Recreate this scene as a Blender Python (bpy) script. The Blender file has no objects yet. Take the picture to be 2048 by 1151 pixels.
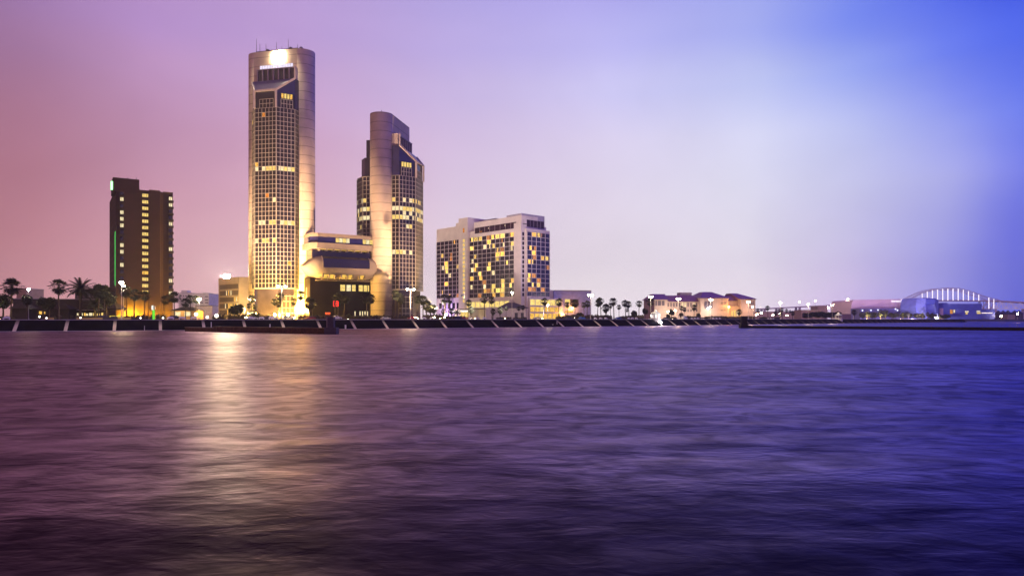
import bpy, bmesh, math, random
from mathutils import Vector, Matrix
random.seed(7)
C = bpy.context.scene.collection
scn = bpy.context.scene
R = math.radians
# ------------------------------------------------------------------ camera
FPX, HC, CX, HY = 1365.0, 4.4, 1024.0, 637.2
cam_d = bpy.data.cameras.new('camera'); cam = bpy.data.objects.new('camera', cam_d); C.objects.link(cam)
cam_d.sensor_width = 36.0; cam_d.lens = 36.0 * FPX / 2048.0
cam_d.shift_y = (HY - 575.5) / 2048.0
cam_d.clip_start = 0.5; cam_d.clip_end = 60000
cam.location = (0, 0, HC); cam.rotation_euler = (R(90), 0, 0)
scn.camera = cam
scn.view_settings.view_transform = 'Standard'; scn.view_settings.look = 'None'
scn.view_settings.exposure = 0.0; scn.view_settings.gamma = 1.0
scn.cycles.use_denoising = True
try: scn.cycles.denoiser = 'OPENIMAGEDENOISE'
except Exception: pass
scn.cycles.max_bounces = 5; scn.cycles.diffuse_bounces = 2; scn.cycles.glossy_bounces = 3
scn.cycles.transmission_bounces = 2; scn.cycles.volume_bounces = 0; scn.cycles.transparent_max_bounces = 6
scn.cycles.sample_clamp_indirect = 25.0
scn.cycles.caustics_reflective = False; scn.cycles.caustics_refractive = False

def lin(c):
    out = []
    for v in c[:3]:
        v = v / 255.0
        out.append(v / 12.92 if v <= 0.04045 else ((v + 0.055) / 1.055) ** 2.4)
    return (*out, 1.0)

# ------------------------------------------------------------------ sky: dusk cloud lit by the town on the left, blue on the right
def build_world():
    w = bpy.data.worlds.new('World'); scn.world = w; w.use_nodes = True
    nt = w.node_tree; nt.nodes.clear(); N = nt.nodes.new; L = nt.links.new
    tc = N('ShaderNodeTexCoord')
    n1 = N('ShaderNodeTexNoise'); n1.inputs['Scale'].default_value = 2.6; n1.inputs['Detail'].default_value = 4; n1.inputs['Roughness'].default_value = .5
    mp = N('ShaderNodeMapping'); mp.inputs['Scale'].default_value = (1, 1, 2.2); mp.inputs['Rotation'].default_value = (0, R(22), 0)
    L(tc.outputs['Generated'], mp.inputs['Vector']); L(mp.outputs[0], n1.inputs['Vector'])
    sep = N('ShaderNodeSeparateXYZ'); L(tc.outputs['Generated'], sep.inputs[0])
    def M(op, a, b=None, c=None):
        m = N('ShaderNodeMath'); m.operation = op
        for i, v in enumerate((a, b, c)):
            if v is None: continue
            if isinstance(v, (int, float)): m.inputs[i].default_value = v
            else: L(v, m.inputs[i])
        return m.outputs[0]
    ns = N('ShaderNodeSeparateColor'); L(n1.outputs['Color'], ns.inputs[0])
    az = M('ARCTAN2', sep.outputs[0], sep.outputs[1])
    hyp = M('SQRT', M('ADD', M('MULTIPLY', sep.outputs[0], sep.outputs[0]), M('MULTIPLY', sep.outputs[1], sep.outputs[1])))
    el = M('ARCTAN2', sep.outputs[2], hyp)
    azd = M('ADD', az, M('MULTIPLY', M('SUBTRACT', ns.outputs[0], .5), R(4)))
    eld = M('ADD', el, M('MULTIPLY', M('SUBTRACT', ns.outputs[1], .5), M('MULTIPLY', el, .2)))
    pos = M('ADD', M('MULTIPLY', azd, 1 / (2 * math.pi)), .5)
    azs = [math.degrees(math.atan((px - 1024) / FPX)) for px in SKY_PX]
    rows = SKY_ROWS
    ramps = []
    for e, cols in rows:
        r = N('ShaderNodeValToRGB'); L(pos, r.inputs[0]); r.color_ramp.interpolation = 'LINEAR'
        stops = [(-180, SKY_BL), (-110, SKY_BL)]
        c0 = cols[0]; c1 = cols[-1]
        stops += [(-62, tuple(v * .55 for v in c0))] + list(zip(azs, cols)) + [(62, tuple(v * .8 for v in c1)), (110, SKY_BR), (180, SKY_BL)]
        es = r.color_ramp.elements
        while len(es) > 1: es.remove(es[-1])
        for i, (a, c) in enumerate(stops):
            p = (a + 180) / 360.0
            q = es[0] if i == 0 else es.new(p)
            q.position = p; q.color = lin(c)
        ramps.append((math.radians(e), r.outputs[0]))
    cur = ramps[0][1]
    for k in range(1, len(ramps)):
        mr = N('ShaderNodeMapRange'); mr.interpolation_type = 'SMOOTHSTEP' if k > 5 else 'LINEAR'
        mr.inputs[1].default_value = ramps[k - 1][0]; mr.inputs[2].default_value = ramps[k][0]
        L(eld, mr.inputs[0])
        mx = N('ShaderNodeMix'); mx.data_type = 'RGBA'
        L(mr.outputs[0], mx.inputs[0]); L(cur, mx.inputs[6]); L(ramps[k][1], mx.inputs[7]); cur = mx.outputs[2]
    # soft cloud mottling
    n2 = N('ShaderNodeTexNoise'); n2.inputs['Scale'].default_value = 1.7; n2.inputs['Detail'].default_value = 5; n2.inputs['Distortion'].default_value = .6
    L(mp.outputs[0], n2.inputs['Vector'])
    mr = N('ShaderNodeMapRange'); L(n2.outputs[0], mr.inputs[0]); mr.inputs[1].default_value = .3; mr.inputs[2].default_value = .7
    mr.inputs[3].default_value = .93; mr.inputs[4].default_value = 1.10
    bg = N('ShaderNodeBackground'); L(cur, bg.inputs[0]); L(mr.outputs[0], bg.inputs[1])
    out = N('ShaderNodeOutputWorld'); L(bg.outputs[0], out.inputs[0])
SKY_BL = (190, 140, 142)
SKY_BR = (104, 104, 238)
SKY_PX = [40, 300, 600, 900, 1200, 1500, 1700, 1900, 2020]
SKY_Y = [620, 560, 450, 300, 150, 20]
SKY_TAB = [   # colours of the dusk cloud by azimuth (columns) and height (rows)
 [(202,145,145),(218,166,168),(230,196,195),(234,220,225),(240,228,232),(240,226,236),(212,190,232),(155,150,226),(104,108,216)],
 [(200,141,143),(215,160,165),(226,188,190),(230,215,222),(236,225,230),(238,228,238),(215,200,235),(160,158,230),(108,115,220)],
 [(188,128,138),(205,153,168),(218,175,190),(224,205,222),(232,220,234),(232,228,243),(212,208,242),(170,170,236),(115,122,232)],
 [(175,118,138),(190,140,168),(205,160,190),(212,190,222),(218,208,235),(222,222,246),(208,211,248),(180,184,248),(130,140,245)],
 [(166,118,150),(184,142,184),(196,162,208),(198,180,228),(196,193,239),(190,198,246),(160,175,247),(115,135,246),(105,130,248)],
 [(158,120,170),(176,140,196),(184,155,215),(179,165,226),(174,168,234),(159,168,242),(125,145,246),(92,116,244),(66,92,236)]]
def sky_row(el_deg):
    out = []
    for c, px in enumerate(SKY_PX):
        a = math.atan((px - 1024) / FPX); y = HY - math.tan(math.radians(el_deg)) * FPX / math.cos(a); y = min(620, max(20, y))
        for k in range(5):
            if SKY_Y[k] >= y >= SKY_Y[k + 1]:
                t = (SKY_Y[k] - y) / (SKY_Y[k] - SKY_Y[k + 1]); g = 1 + .06 * max(0, 1 - el_deg / 9); out.append(tuple(g * (SKY_TAB[k][c][q] * (1 - t) + SKY_TAB[k + 1][c][q] * t) for q in range(3))); break
    return out
SKY_ROWS = [(e, sky_row(e)) for e in (0.5, 3, 6, 10, 14, 18, 22, 26)] + [
 (36, [(86,20,8),(94,22,10),(112,34,16),(120,44,80),(96,40,255),(40,32,350),(18,24,360),(12,18,340),(10,12,300)]),
 (56, [(36,9,3),(42,10,4),(58,16,8),(68,24,44),(60,26,180),(30,20,280),(14,16,280),(10,12,250),(8,8,200)]),
 (84, [(22,12,20)] * 9),
]
build_world()
# ------------------------------------------------------------------ materials
MATS = {}
def mat(name, col, rough=.6, noise=.12, nscale=.6, metal=0.0, spec=.4, col2=None, bands=None, bump=0.0):
    if name in MATS: return MATS[name]
    m = bpy.data.materials.new(name); m.use_nodes = True; nt = m.node_tree
    b = nt.nodes['Principled BSDF']; N = nt.nodes.new; L = nt.links.new
    b.inputs['Roughness'].default_value = rough; b.inputs['Metallic'].default_value = metal
    b.inputs['Specular IOR Level'].default_value = spec
    tc = N('ShaderNodeTexCoord'); n = N('ShaderNodeTexNoise'); n.inputs['Scale'].default_value = nscale; n.inputs['Detail'].default_value = 5
    L(tc.outputs['Object'], n.inputs['Vector'])
    mr = N('ShaderNodeMapRange'); L(n.outputs[0], mr.inputs[0]); mr.inputs[1].default_value = .3; mr.inputs[2].default_value = .7
    mx = N('ShaderNodeMix'); mx.data_type = 'RGBA'; L(mr.outputs[0], mx.inputs[0])
    c2 = col2 or tuple(v * (1 - 2 * noise) for v in col)
    mx.inputs[6].default_value = (*c2[:3], 1); mx.inputs[7].default_value = (*col[:3], 1)
    cur = mx.outputs[2]
    if bands:
        per, wid, dark = bands
        sp = N('ShaderNodeSeparateXYZ'); L(tc.outputs['Object'], sp.inputs[0])
        md = N('ShaderNodeMath'); md.operation = 'MODULO'; L(sp.outputs[2], md.inputs[0]); md.inputs[1].default_value = per
        lt = N('ShaderNodeMath'); lt.operation = 'LESS_THAN'; L(md.outputs[0], lt.inputs[0]); lt.inputs[1].default_value = wid
        ml = N('ShaderNodeMath'); ml.operation = 'MULTIPLY'; L(lt.outputs[0], ml.inputs[0]); ml.inputs[1].default_value = dark
        m2 = N('ShaderNodeMix'); m2.data_type = 'RGBA'; L(ml.outputs[0], m2.inputs[0]); L(cur, m2.inputs[6]); m2.inputs[7].default_value = (.02, .015, .015, 1)
        cur = m2.outputs[2]
    L(cur, b.inputs['Base Color'])
    if bump:
        bp = N('ShaderNodeBump'); bp.inputs['Strength'].default_value = bump; L(n.outputs[0], bp.inputs['Height']); L(bp.outputs[0], b.inputs['Normal'])
    MATS[name] = m; return m
def emit(name, col, strength, var=0.0, vscale=1.5, col2=None, lights=False):
    if name in MATS: return MATS[name]
    m = bpy.data.materials.new(name); m.use_nodes = True; nt = m.node_tree; nt.nodes.clear(); N = nt.nodes.new; L = nt.links.new
    e = N('ShaderNodeEmission'); o = N('ShaderNodeOutputMaterial'); L(e.outputs[0], o.inputs[0])
    e.inputs[1].default_value = strength
    if var or col2:
        tc = N('ShaderNodeTexCoord'); n = N('ShaderNodeTexNoise'); n.inputs['Scale'].default_value = vscale; n.inputs['Detail'].default_value = 3
        oi = N('ShaderNodeObjectInfo'); ad = N('ShaderNodeVectorMath'); ad.operation = 'ADD'
        L(tc.outputs['Object'], ad.inputs[0]); L(oi.outputs['Location'], ad.inputs[1]); L(ad.outputs[0], n.inputs['Vector'])
        mr = N('ShaderNodeMapRange'); L(n.outputs[0], mr.inputs[0]); mr.inputs[1].default_value = .35; mr.inputs[2].default_value = .65
        mx = N('ShaderNodeMix'); mx.data_type = 'RGBA'; L(mr.outputs[0], mx.inputs[0])
        c2 = col2 or tuple(v * (1 - var) for v in col)
        mx.inputs[6].default_value = (*c2, 1); mx.inputs[7].default_value = (*col, 1); L(mx.outputs[2], e.inputs[0])
    else: e.inputs[0].default_value = (*col, 1)
    if not lights: m.cycles.emission_sampling = 'NONE'
    MATS[name] = m; return m
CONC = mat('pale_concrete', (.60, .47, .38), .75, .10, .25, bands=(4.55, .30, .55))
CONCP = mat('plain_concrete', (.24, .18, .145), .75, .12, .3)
MULL = mat('mullion_paint', (.31, .27, .23), .6, .05)
GLASS = mat('dark_glass', (.018, .014, .03), .12, .3, .3, spec=.7)
BLUEG = mat('blue_glass', (.02, .018, .09), .15, .2, .3, spec=.7)
ROOFG = mat('sloped_roof_panels', (.13, .11, .22), .35, .1, .2)
FRAME = mat('frame_stone', (.42, .34, .36), .6, .08)
WHITE = mat('white_concrete', (.82, .72, .70), .7, .08, .2)
WHITE2 = mat('white_paint', (.78, .76, .76), .5, .05)
BROWN = mat('brown_brick', (.048, .02, .017), .8, .16, .25)
BROWN2 = mat('dark_brown', (.035, .024, .022), .8, .2, .3)
BEIGE = mat('beige_stone', (.58, .42, .24), .8, .1, .3)
PINKW = mat('pinkish_stucco', (.62, .47, .42), .8, .1, .3)
ROOFP = mat('slate_roof', (.32, .16, .32), .6, .15, .5)
DARKM = mat('dark_metal', (.03, .03, .035), .5, .1)
POLE = mat('galvanised_pole', (.62, .58, .52), .5, .05)
BARK = mat('palm_bark', (.11, .075, .05), .9, .3, 3)
LEAF = mat('palm_leaf', (.036, .045, .024), .6, .3, 2)
LEAF2 = mat('tree_leaf', (.036, .046, .022), .7, .35, 1)
HEDGE = mat('hedge_leaf', (.032, .046, .022), .7, .35, 1)
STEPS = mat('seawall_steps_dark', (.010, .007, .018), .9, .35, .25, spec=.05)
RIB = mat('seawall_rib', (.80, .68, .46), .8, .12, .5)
COPE = mat('seawall_coping', (.85, .78, .82), .8, .12, .4)
def room(name, col, strength, dark=(.05, .035, .05)):
    m = bpy.data.materials.new(name); m.use_nodes = True; nt = m.node_tree; b = nt.nodes['Principled BSDF']; N = nt.nodes.new; L = nt.links.new
    b.inputs['Base Color'].default_value = (*dark, 1); b.inputs['Roughness'].default_value = .25
    tc = N('ShaderNodeTexCoord'); sp = N('ShaderNodeSeparateXYZ'); L(tc.outputs['Object'], sp.inputs[0]); oi = N('ShaderNodeObjectInfo')
    def M(op, a, b_=None):
        q = N('ShaderNodeMath'); q.operation = op
        for i, v in enumerate((a, b_)):
            if v is None: continue
            if isinstance(v, (int, float)): q.inputs[i].default_value = v
            else: L(v, q.inputs[i])
        return q.outputs[0]
    r1 = oi.outputs['Random']; r2 = M('FRACT', M('MULTIPLY', r1, 17.3)); r3 = M('FRACT', M('MULTIPLY', r1, 71.7))
    c = M('MULTIPLY', M('SUBTRACT', r2, .5), 2.6); hw = M('ADD', .35, M('MULTIPLY', M('POWER', r1, 1.0), 2.2))
    inside = M('LESS_THAN', M('ABSOLUTE', M('SUBTRACT', sp.outputs[0], c)), hw)
    n = N('ShaderNodeTexNoise'); n.inputs['Scale'].default_value = 1.6; ad = N('ShaderNodeVectorMath'); L(tc.outputs['Object'], ad.inputs[0]); L(oi.outputs['Location'], ad.inputs[1]); L(ad.outputs[0], n.inputs['Vector'])
    mr = N('ShaderNodeMapRange'); L(n.outputs[0], mr.inputs[0]); mr.inputs[1].default_value = .35; mr.inputs[2].default_value = .65; mr.inputs[3].default_value = .35; mr.inputs[4].default_value = 1.1
    b.inputs['Emission Color'].default_value = (*col, 1); L(M('MULTIPLY', M('MULTIPLY', inside, mr.outputs[0]), M('ADD', M('MULTIPLY', r3, strength * .8), strength * .5)), b.inputs['Emission Strength'])
    MATS[name] = m; return m
WH = [room('hotel_room_warm', (1.0, .54, .08), 2.1), room('hotel_room_yellow', (1.0, .66, .14), 2.1), room('hotel_room_pale', (1.0, .80, .40), 1.8), room('hotel_room_orange', (.95, .36, .07), .9)]
HPANE = mat('hotel_pane', (.045, .032, .055), .25, .35, .5, spec=.6); HPANEB = mat('hotel_pane_sky_tint', (.055, .05, .14), .25, .3, .5, spec=.6)  # right-wing panes have the blue sky light put into their colour
WL = [emit('lit_room_warm', (1.0, .56, .10), 1.35, .55, 1.1), emit('lit_room_yellow', (1.0, .70, .20), 1.25, .4, 1.3),
      emit('lit_room_pale', (1.0, .84, .48), 1.2, .35, 1.2), emit('lit_room_orange', (.95, .36, .05), 1.0, .6, 1.2)]
LOBBY = emit('lit_lobby', (1.0, .72, .22), 1.3, .35, .8)
# ------------------------------------------------------------------ mesh helper
class MB:
    def __init__(s): s.v = []; s.f = []
    def add(s, vs, fs):
        o = len(s.v); s.v += [tuple(p) for p in vs]; s.f += [tuple(i + o for i in f) for f in fs]; return s
    def quad(s, a, b, c, d): return s.add([a, b, c, d], [(0, 1, 2, 3)])
    def box(s, x0, x1, y0, y1, z0, z1):
        return s.add([(x0,y0,z0),(x1,y0,z0),(x1,y1,z0),(x0,y1,z0),(x0,y0,z1),(x1,y0,z1),(x1,y1,z1),(x0,y1,z1)],
                     [(0,3,2,1),(4,5,6,7),(0,1,5,4),(1,2,6,5),(2,3,7,6),(3,0,4,7)])
    def prism(s, poly, z0, z1, zf=None):
        n = len(poly)
        vs = [(x, y, z0) for x, y in poly] + [(x, y, zf(i) if zf else z1) for i, (x, y) in enumerate(poly)]
        return s.add(vs, [tuple(reversed(range(n))), tuple(range(n, 2 * n))] + [(i, (i + 1) % n, n + (i + 1) % n, n + i) for i in range(n)])
    def bar(s, a, b, w, h=None, up=(0, 0, 1)):
        a = Vector(a); b = Vector(b); d = (b - a)
        if d.length < 1e-6: return s
        d.normalize(); u = Vector(up)
        if abs(d.dot(u)) > .95: u = Vector((1, 0, 0))
        r = d.cross(u).normalized(); u = r.cross(d).normalized(); h = h or w
        vs = []
        for p in (a, b):
            for i, j in ((-1, -1), (1, -1), (1, 1), (-1, 1)): vs.append(p + r * (w / 2 * i) + u * (h / 2 * j))
        return s.add(vs, [(0,1,2,3),(7,6,5,4),(0,4,5,1),(1,5,6,2),(2,6,7,3),(3,7,4,0)])
    def tube(s, pts, rs, n=8):
        pts = [Vector(p) for p in pts]
        if not hasattr(rs, '__len__'): rs = [rs] * len(pts)
        vs = []; fs = []
        for i, p in enumerate(pts):
            d = (pts[min(i + 1, len(pts) - 1)] - pts[max(i - 1, 0)]).normalized()
            u = Vector((1, 0, 0)) if abs(d.z) > .7 else Vector((0, 0, 1))
            r = d.cross(u).normalized(); q = d.cross(r).normalized()
            for k in range(n):
                a = 2 * math.pi * k / n; vs.append(p + (r * math.cos(a) + q * math.sin(a)) * rs[i])
        for i in range(len(pts) - 1):
            for k in range(n): fs.append((i*n+k, i*n+(k+1)%n, (i+1)*n+(k+1)%n, (i+1)*n+k))
        fs.append(tuple(reversed(range(n)))); fs.append(tuple(range((len(pts)-1)*n, len(pts)*n)))
        return s.add(vs, fs)
    def ball(s, c, r, n=8, m=6, sz=1.0):
        vs = [(c[0], c[1], c[2] - r * sz)]; fs = []
        for j in range(1, m):
            t = math.pi * j / m
            for k in range(n):
                a = 2 * math.pi * k / n
                vs.append((c[0] + r * math.sin(t) * math.cos(a), c[1] + r * math.sin(t) * math.sin(a), c[2] - r * sz * math.cos(t)))
        vs.append((c[0], c[1], c[2] + r * sz))
        for k in range(n): fs.append((0, 1 + (k + 1) % n, 1 + k))
        for j in range(m - 2):
            for k in range(n): fs.append((1+j*n+k, 1+j*n+(k+1)%n, 1+(j+1)*n+(k+1)%n, 1+(j+1)*n+k))
        b = 1 + (m - 2) * n
        for k in range(n): fs.append((b + k, b + (k + 1) % n, len(vs) - 1))
        return s.add(vs, fs)
    def build(s, name, m, parent=None, smooth=False, off=None, recalc=True):
        me = bpy.data.meshes.new(name)
        L = off if off is not None else (parent['_loc'] if parent is not None and '_loc' in parent.keys() else (0, 0, 0))
        me.from_pydata([(x - L[0], y - L[1], z - L[2]) for x, y, z in s.v], [], s.f)
        if recalc:
            bm = bmesh.new(); bm.from_mesh(me); bmesh.ops.recalc_face_normals(bm, faces=bm.faces); bm.to_mesh(me); bm.free()
        me.materials.append(m)
        if smooth:
            for p in me.polygons: p.use_smooth = True
        o = bpy.data.objects.new(name, me); C.objects.link(o)
        if parent is not None: o.parent = parent
        return o
def tag(o, label=None, cat=None, group=None, kind=None):
    if label: o['label'] = label
    if cat: o['category'] = cat
    if group: o['group'] = group
    if kind: o['kind'] = kind
    return o
ROOTS = []
def thing(name, label, cat, loc, group=None):
    o = bpy.data.objects.new(name, None); C.objects.link(o); o.location = loc; o.empty_display_size = .2
    o['_loc'] = tuple(loc); ROOTS.append(o)
    return tag(o, label, cat, group)
def sub(mb, name, m, part, smooth=False):     # sub-part under a part built with its root's offset
    o = mb.build(name, m, None, smooth, off=part.parent['_loc']); o.parent = part; return o
def copy_tree(o, loc, label, group=None, rz=0, sc=1.0):
    def cp(x, par):
        c = x.copy(); C.objects.link(c)
        if par is not None: c.parent = par
        for ch in [k for k in C.objects if k.parent == x]: cp(ch, c)
        return c
    kids = {}
    r = cp(o, None); r.location = loc; r.rotation_euler = (0, 0, rz); r.scale = (sc, sc, sc); r['label'] = label
    if group: r['group'] = group
    return r
def wx(px, Z): return (px - CX) / FPX * Z
def hz(py, Z): return HC + (HY - py) * Z / FPX
def pt(px, Z, z): return (wx(px, Z), Z, z)
# a straight facade: origin, unit vector along it, unit vector out of it
class Face:
    def __init__(s, o, d, flip=False):
        s.o = Vector(o[:2]); s.d = Vector(d).normalized(); s.n = Vector((s.d.y, -s.d.x))
        if flip: s.n = -s.n
    def p(s, t, out=0.0, z=0.0): q = s.o + s.d * t + s.n * out; return (q.x, q.y, z)
    def q(s, t, out=0.0): q = s.o + s.d * t + s.n * out; return (q.x, q.y)
    def t(s, px):                         # where the sight line through picture column px meets it
        k = (px - CX) / FPX; return (k * s.o.y - s.o.x) / (s.d.x - k * s.d.y)
    def Z(s, px): return s.o.y + s.d.y * s.t(px)
    def ang(s): return math.atan2(s.d.y, s.d.x)
    def blk(s, mb, t0, t1, o0, o1, z0, z1): return mb.prism([s.q(t0, o0), s.q(t1, o0), s.q(t1, o1), s.q(t0, o1)], z0, z1)
LG = 4.0                                            # level of the land
# ------------------------------------------------------------------ seawall line
WP = []
p = Vector((wx(36.6, 240.0), 240.0))
for i in range(0, 72):
    WP.append(p.copy()); t = min(i, 43) / 40.0
    h = R(65.03 - 52.69 * t + 33.49 * t * t); p = p + 14.79 * Vector((math.sin(h), math.cos(h)))
pre = []; h = R(65.6); p = WP[0].copy()
for i in range(5):
    p = p - 14.79 * Vector((math.sin(h), math.cos(h))); pre.insert(0, p.copy())
WP = pre + WP; NP = len(WP)
def wall_at(px):
    for a, b in zip(WP[:-1], WP[1:]):
        pa = CX + FPX * a.x / a.y; pb = CX + FPX * b.x / b.y
        if pa <= px <= pb:
            k = (px - pa) / (pb - pa); return a.y + (b.y - a.y) * k
    return WP[0].y if px < 100 else WP[-1].y
NRM = []
for i in range(NP):
    d = (WP[min(i + 1, NP - 1)] - WP[max(i - 1, 0)]).normalized(); NRM.append(Vector((d.y, -d.x)))   # towards the water
def wall_dir(px):
    for i, (a, b) in enumerate(zip(WP[:-1], WP[1:])):
        if CX + FPX * b.x / b.y >= px: return (b - a).normalized()
    return (WP[-1] - WP[-2]).normalized()
RUN = 6.4
def build_setting():
    # water
    m = bpy.data.materials.new('bay_water'); m.use_nodes = True; nt = m.node_tree; b = nt.nodes['Principled BSDF']; N = nt.nodes.new; L = nt.links.new
    tc = N('ShaderNodeTexCoord')
    def noise(scale, sx, sy, det, rot=0, dist=0.0):
        mp = N('ShaderNodeMapping'); mp.inputs['Scale'].default_value = (sx, sy, 1); mp.inputs['Rotation'].default_value = (0, 0, R(rot)); L(tc.outputs['Object'], mp.inputs[0])
        n = N('ShaderNodeTexNoise'); n.inputs['Scale'].default_value = scale; n.inputs['Detail'].default_value = det; n.inputs['Distortion'].default_value = dist
        L(mp.outputs[0], n.inputs['Vector']); return n.outputs[0]
    def M(op, a, b_=None):
        q = N('ShaderNodeMath'); q.operation = op
        for i, v in enumerate((a, b_)):
            if v is None: continue
            if isinstance(v, (int, float)): q.inputs[i].default_value = v
            else: L(v, q.inputs[i])
        return q.outputs[0]
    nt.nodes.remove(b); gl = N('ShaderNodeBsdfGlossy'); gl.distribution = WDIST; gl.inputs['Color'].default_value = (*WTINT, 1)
    df = N('ShaderNodeBsdfDiffuse'); df.inputs['Color'].default_value = (*WBODY, 1); fr = N('ShaderNodeFresnel'); fr.inputs['IOR'].default_value = WIOR
    pa = noise(.045, .42, 1.0, 6, -12, 1.2); pb = noise(.62, .75, 1.0, 5, 6, 1.0)
    def mrange(v, a, b_, c, d):
        q = N('ShaderNodeMapRange'); L(v, q.inputs[0]); q.inputs[1].default_value = a; q.inputs[2].default_value = b_; q.inputs[3].default_value = c; q.inputs[4].default_value = d; return q.outputs[0]
    ruffle = M('MULTIPLY', mrange(pa, .36, .64, .76, 1.22), mrange(pb, .36, .64, .68, 1.34))
    ms = N('ShaderNodeMixShader'); L(M('MULTIPLY', ruffle, M('MINIMUM', M('MULTIPLY', M('POWER', fr.outputs[0], 1.65), WFR[0]), WFR[1])), ms.inputs[0]); L(df.outputs[0], ms.inputs[1])
    g2 = N('ShaderNodeBsdfGlossy'); g2.distribution = 'BECKMANN'; g2.inputs['Color'].default_value = (1, .86, .70, 1); g2.inputs['Roughness'].default_value = WSM[0]
    gm2 = N('ShaderNodeMixShader'); gm2.inputs[0].default_value = WSM[1]; L(gl.outputs[0], gm2.inputs[1]); L(g2.outputs[0], gm2.inputs[2]); L(gm2.outputs[0], ms.inputs[2]); L(ms.outputs[0], nt.nodes['Material Output'].inputs[0])
    small = noise(2.2, .55, 1.0, 4, 12, .6); mid = noise(.42, .5, 1.0, 4, -14, .5); big = noise(.085, .45, 1.0, 3, 8, .3)
    hgt = M('ADD', M('ADD', M('MULTIPLY', small, WAVE[0]), M('MULTIPLY', mid, WAVE[1])), M('MULTIPLY', big, WAVE[2]))
    gust = noise(.022, .6, 1.0, 3, 25, .8); gm = N('ShaderNodeMapRange'); L(gust, gm.inputs[0]); gm.inputs[1].default_value = .35; gm.inputs[2].default_value = .65; gm.inputs[3].default_value = .65; gm.inputs[4].default_value = 1.3
    bp = N('ShaderNodeBump'); bp.inputs['Distance'].default_value = 1.0; bp.inputs['Strength'].default_value = 1.0
    L(M('MULTIPLY', hgt, gm.outputs[0]), bp.inputs['Height']); L(bp.outputs[0], gl.inputs['Normal']); L(bp.outputs[0], fr.inputs['Normal']); L(bp.outputs[0], g2.inputs['Normal'])
    pat = noise(.05, .5, 1.0, 4, 20, 1.0)
    mr = N('ShaderNodeMapRange'); L(pat, mr.inputs[0]); mr.inputs[1].default_value = .35; mr.inputs[2].default_value = .65
    mr.inputs[3].default_value = WROUGH[0]; mr.inputs[4].default_value = WROUGH[1]; L(mr.outputs[0], gl.inputs['Roughness'])
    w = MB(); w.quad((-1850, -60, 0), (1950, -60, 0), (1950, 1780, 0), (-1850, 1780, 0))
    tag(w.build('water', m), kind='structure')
    # land: one sheet from the seawall to the horizon
    gm = mat('ground_turf', (.05, .05, .035), .9, .3, .05)
    pts = [(v.x - n.x * 1.0, v.y - n.y * 1.0) for v, n in zip(WP, NRM)]
    pts += [(pts[-1][0] + 4, pts[-1][1] + 60), (760, 1180), (1500, 1250), (1940, 1300), (1940, 1770), (-1840, 1770), (-1840, 100), (pts[0][0] - 400, pts[0][1] - 150)]
    g = MB(); g.add([(x, y, LG) for x, y in pts], [tuple(range(len(pts)))])
    tag(g.build('ground', gm), kind='structure')
    sh = MB()                                       # low bank of the far shore
    far = pts[len(WP):len(WP) + 5]; far = [pts[len(WP) - 1]] + far
    for a, c in zip(far[:-1], far[1:]):
        sh.add([(a[0], a[1], LG), (c[0], c[1], LG), (c[0], c[1] - 14, -.3), (a[0], a[1] - 14, -.3)], [(0, 1, 2, 3)])
    tag(sh.build('shore_bank', mat('shore_rock', (.06, .06, .07), .9, .3, .2)), kind='structure')
    rd = MB(); prom = MB()
    for i in range(NP - 1):
        a, c = WP[i], WP[i + 1]; na, nb = NRM[i], NRM[i + 1]
        P = lambda v, n, o, z: (v.x - n.x * o, v.y - n.y * o, z)
        rd.quad(P(a, na, 9, LG + .008), P(c, nb, 9, LG + .008), P(c, nb, 26, LG + .008), P(a, na, 26, LG + .008))
        prom.quad(P(a, na, 1.0, LG + .15), P(c, nb, 1.0, LG + .15), P(c, nb, 8, LG + .15), P(a, na, 8, LG + .15))
        prom.quad(P(a, na, 8, LG + .15), P(c, nb, 8, LG + .15), P(c, nb, 8.01, LG), P(a, na, 8.01, LG))
    tag(rd.build('road', mat('asphalt', (.05, .05, .05), .85, .2, .5)), kind='structure')
    tag(prom.build('pavement', mat('promenade_concrete', (.34, .31, .30), .85, .12, .5)), kind='structure')
    # seawall with one stepped panel per bay and a pale rib between bays
    a = WP[0]; w = thing('seawall', 'long concrete stepped seawall with dark steps and pale sloping ribs along the whole bay front', 'seawall', (a.x, a.y, 0))
    nst = 11; top = LG + .0
    for i in range(NP - 1):
        a, c = WP[i], WP[i + 1]; na, nb = NRM[i], NRM[i + 1]; pn = MB(); vs = []; fs = []
        steps = nst if i < 30 else 6
        for k in range(steps + 1):
            for (o, z) in ((RUN * k / steps, top - (top + .5) * k / steps), (RUN * (k + 1) / steps, top - (top + .5) * k / steps)):
                o = min(o, RUN + .3); vs.append((a.x + na.x * o, a.y + na.y * o, z)); vs.append((c.x + nb.x * o, c.y + nb.y * o, z))
        for j in range(len(vs) // 2 - 1): fs.append((2*j, 2*j+1, 2*j+3, 2*j+2))
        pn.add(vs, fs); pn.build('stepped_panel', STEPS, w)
        d = (c - a).normalized() * .52 if i < 40 else (c - a).normalized() * .3
        rb = MB()
        for (o0, z0, o1, z1) in ((-.2, top + .18, RUN + .1, .05), (RUN + .1, .05, RUN + 1.1, .05)):
            pts3 = []
            for o, z in ((o0, z0), (o1, z1)):
                for sgn in (-1, 1): pts3.append((a.x + na.x * o + d.x * sgn, a.y + na.y * o + d.y * sgn, z))
            rb.add([pts3[0], pts3[1], pts3[3], pts3[2]] + [(x, y, z - 1.0) for x, y, z in (pts3[0], pts3[1], pts3[3], pts3[2])],
                   [(0, 1, 2, 3), (4, 7, 6, 5), (0, 4, 5, 1), (1, 5, 6, 2), (2, 6, 7, 3), (3, 7, 4, 0)])
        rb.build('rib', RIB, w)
    cp = MB(); toe = MB()
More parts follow.
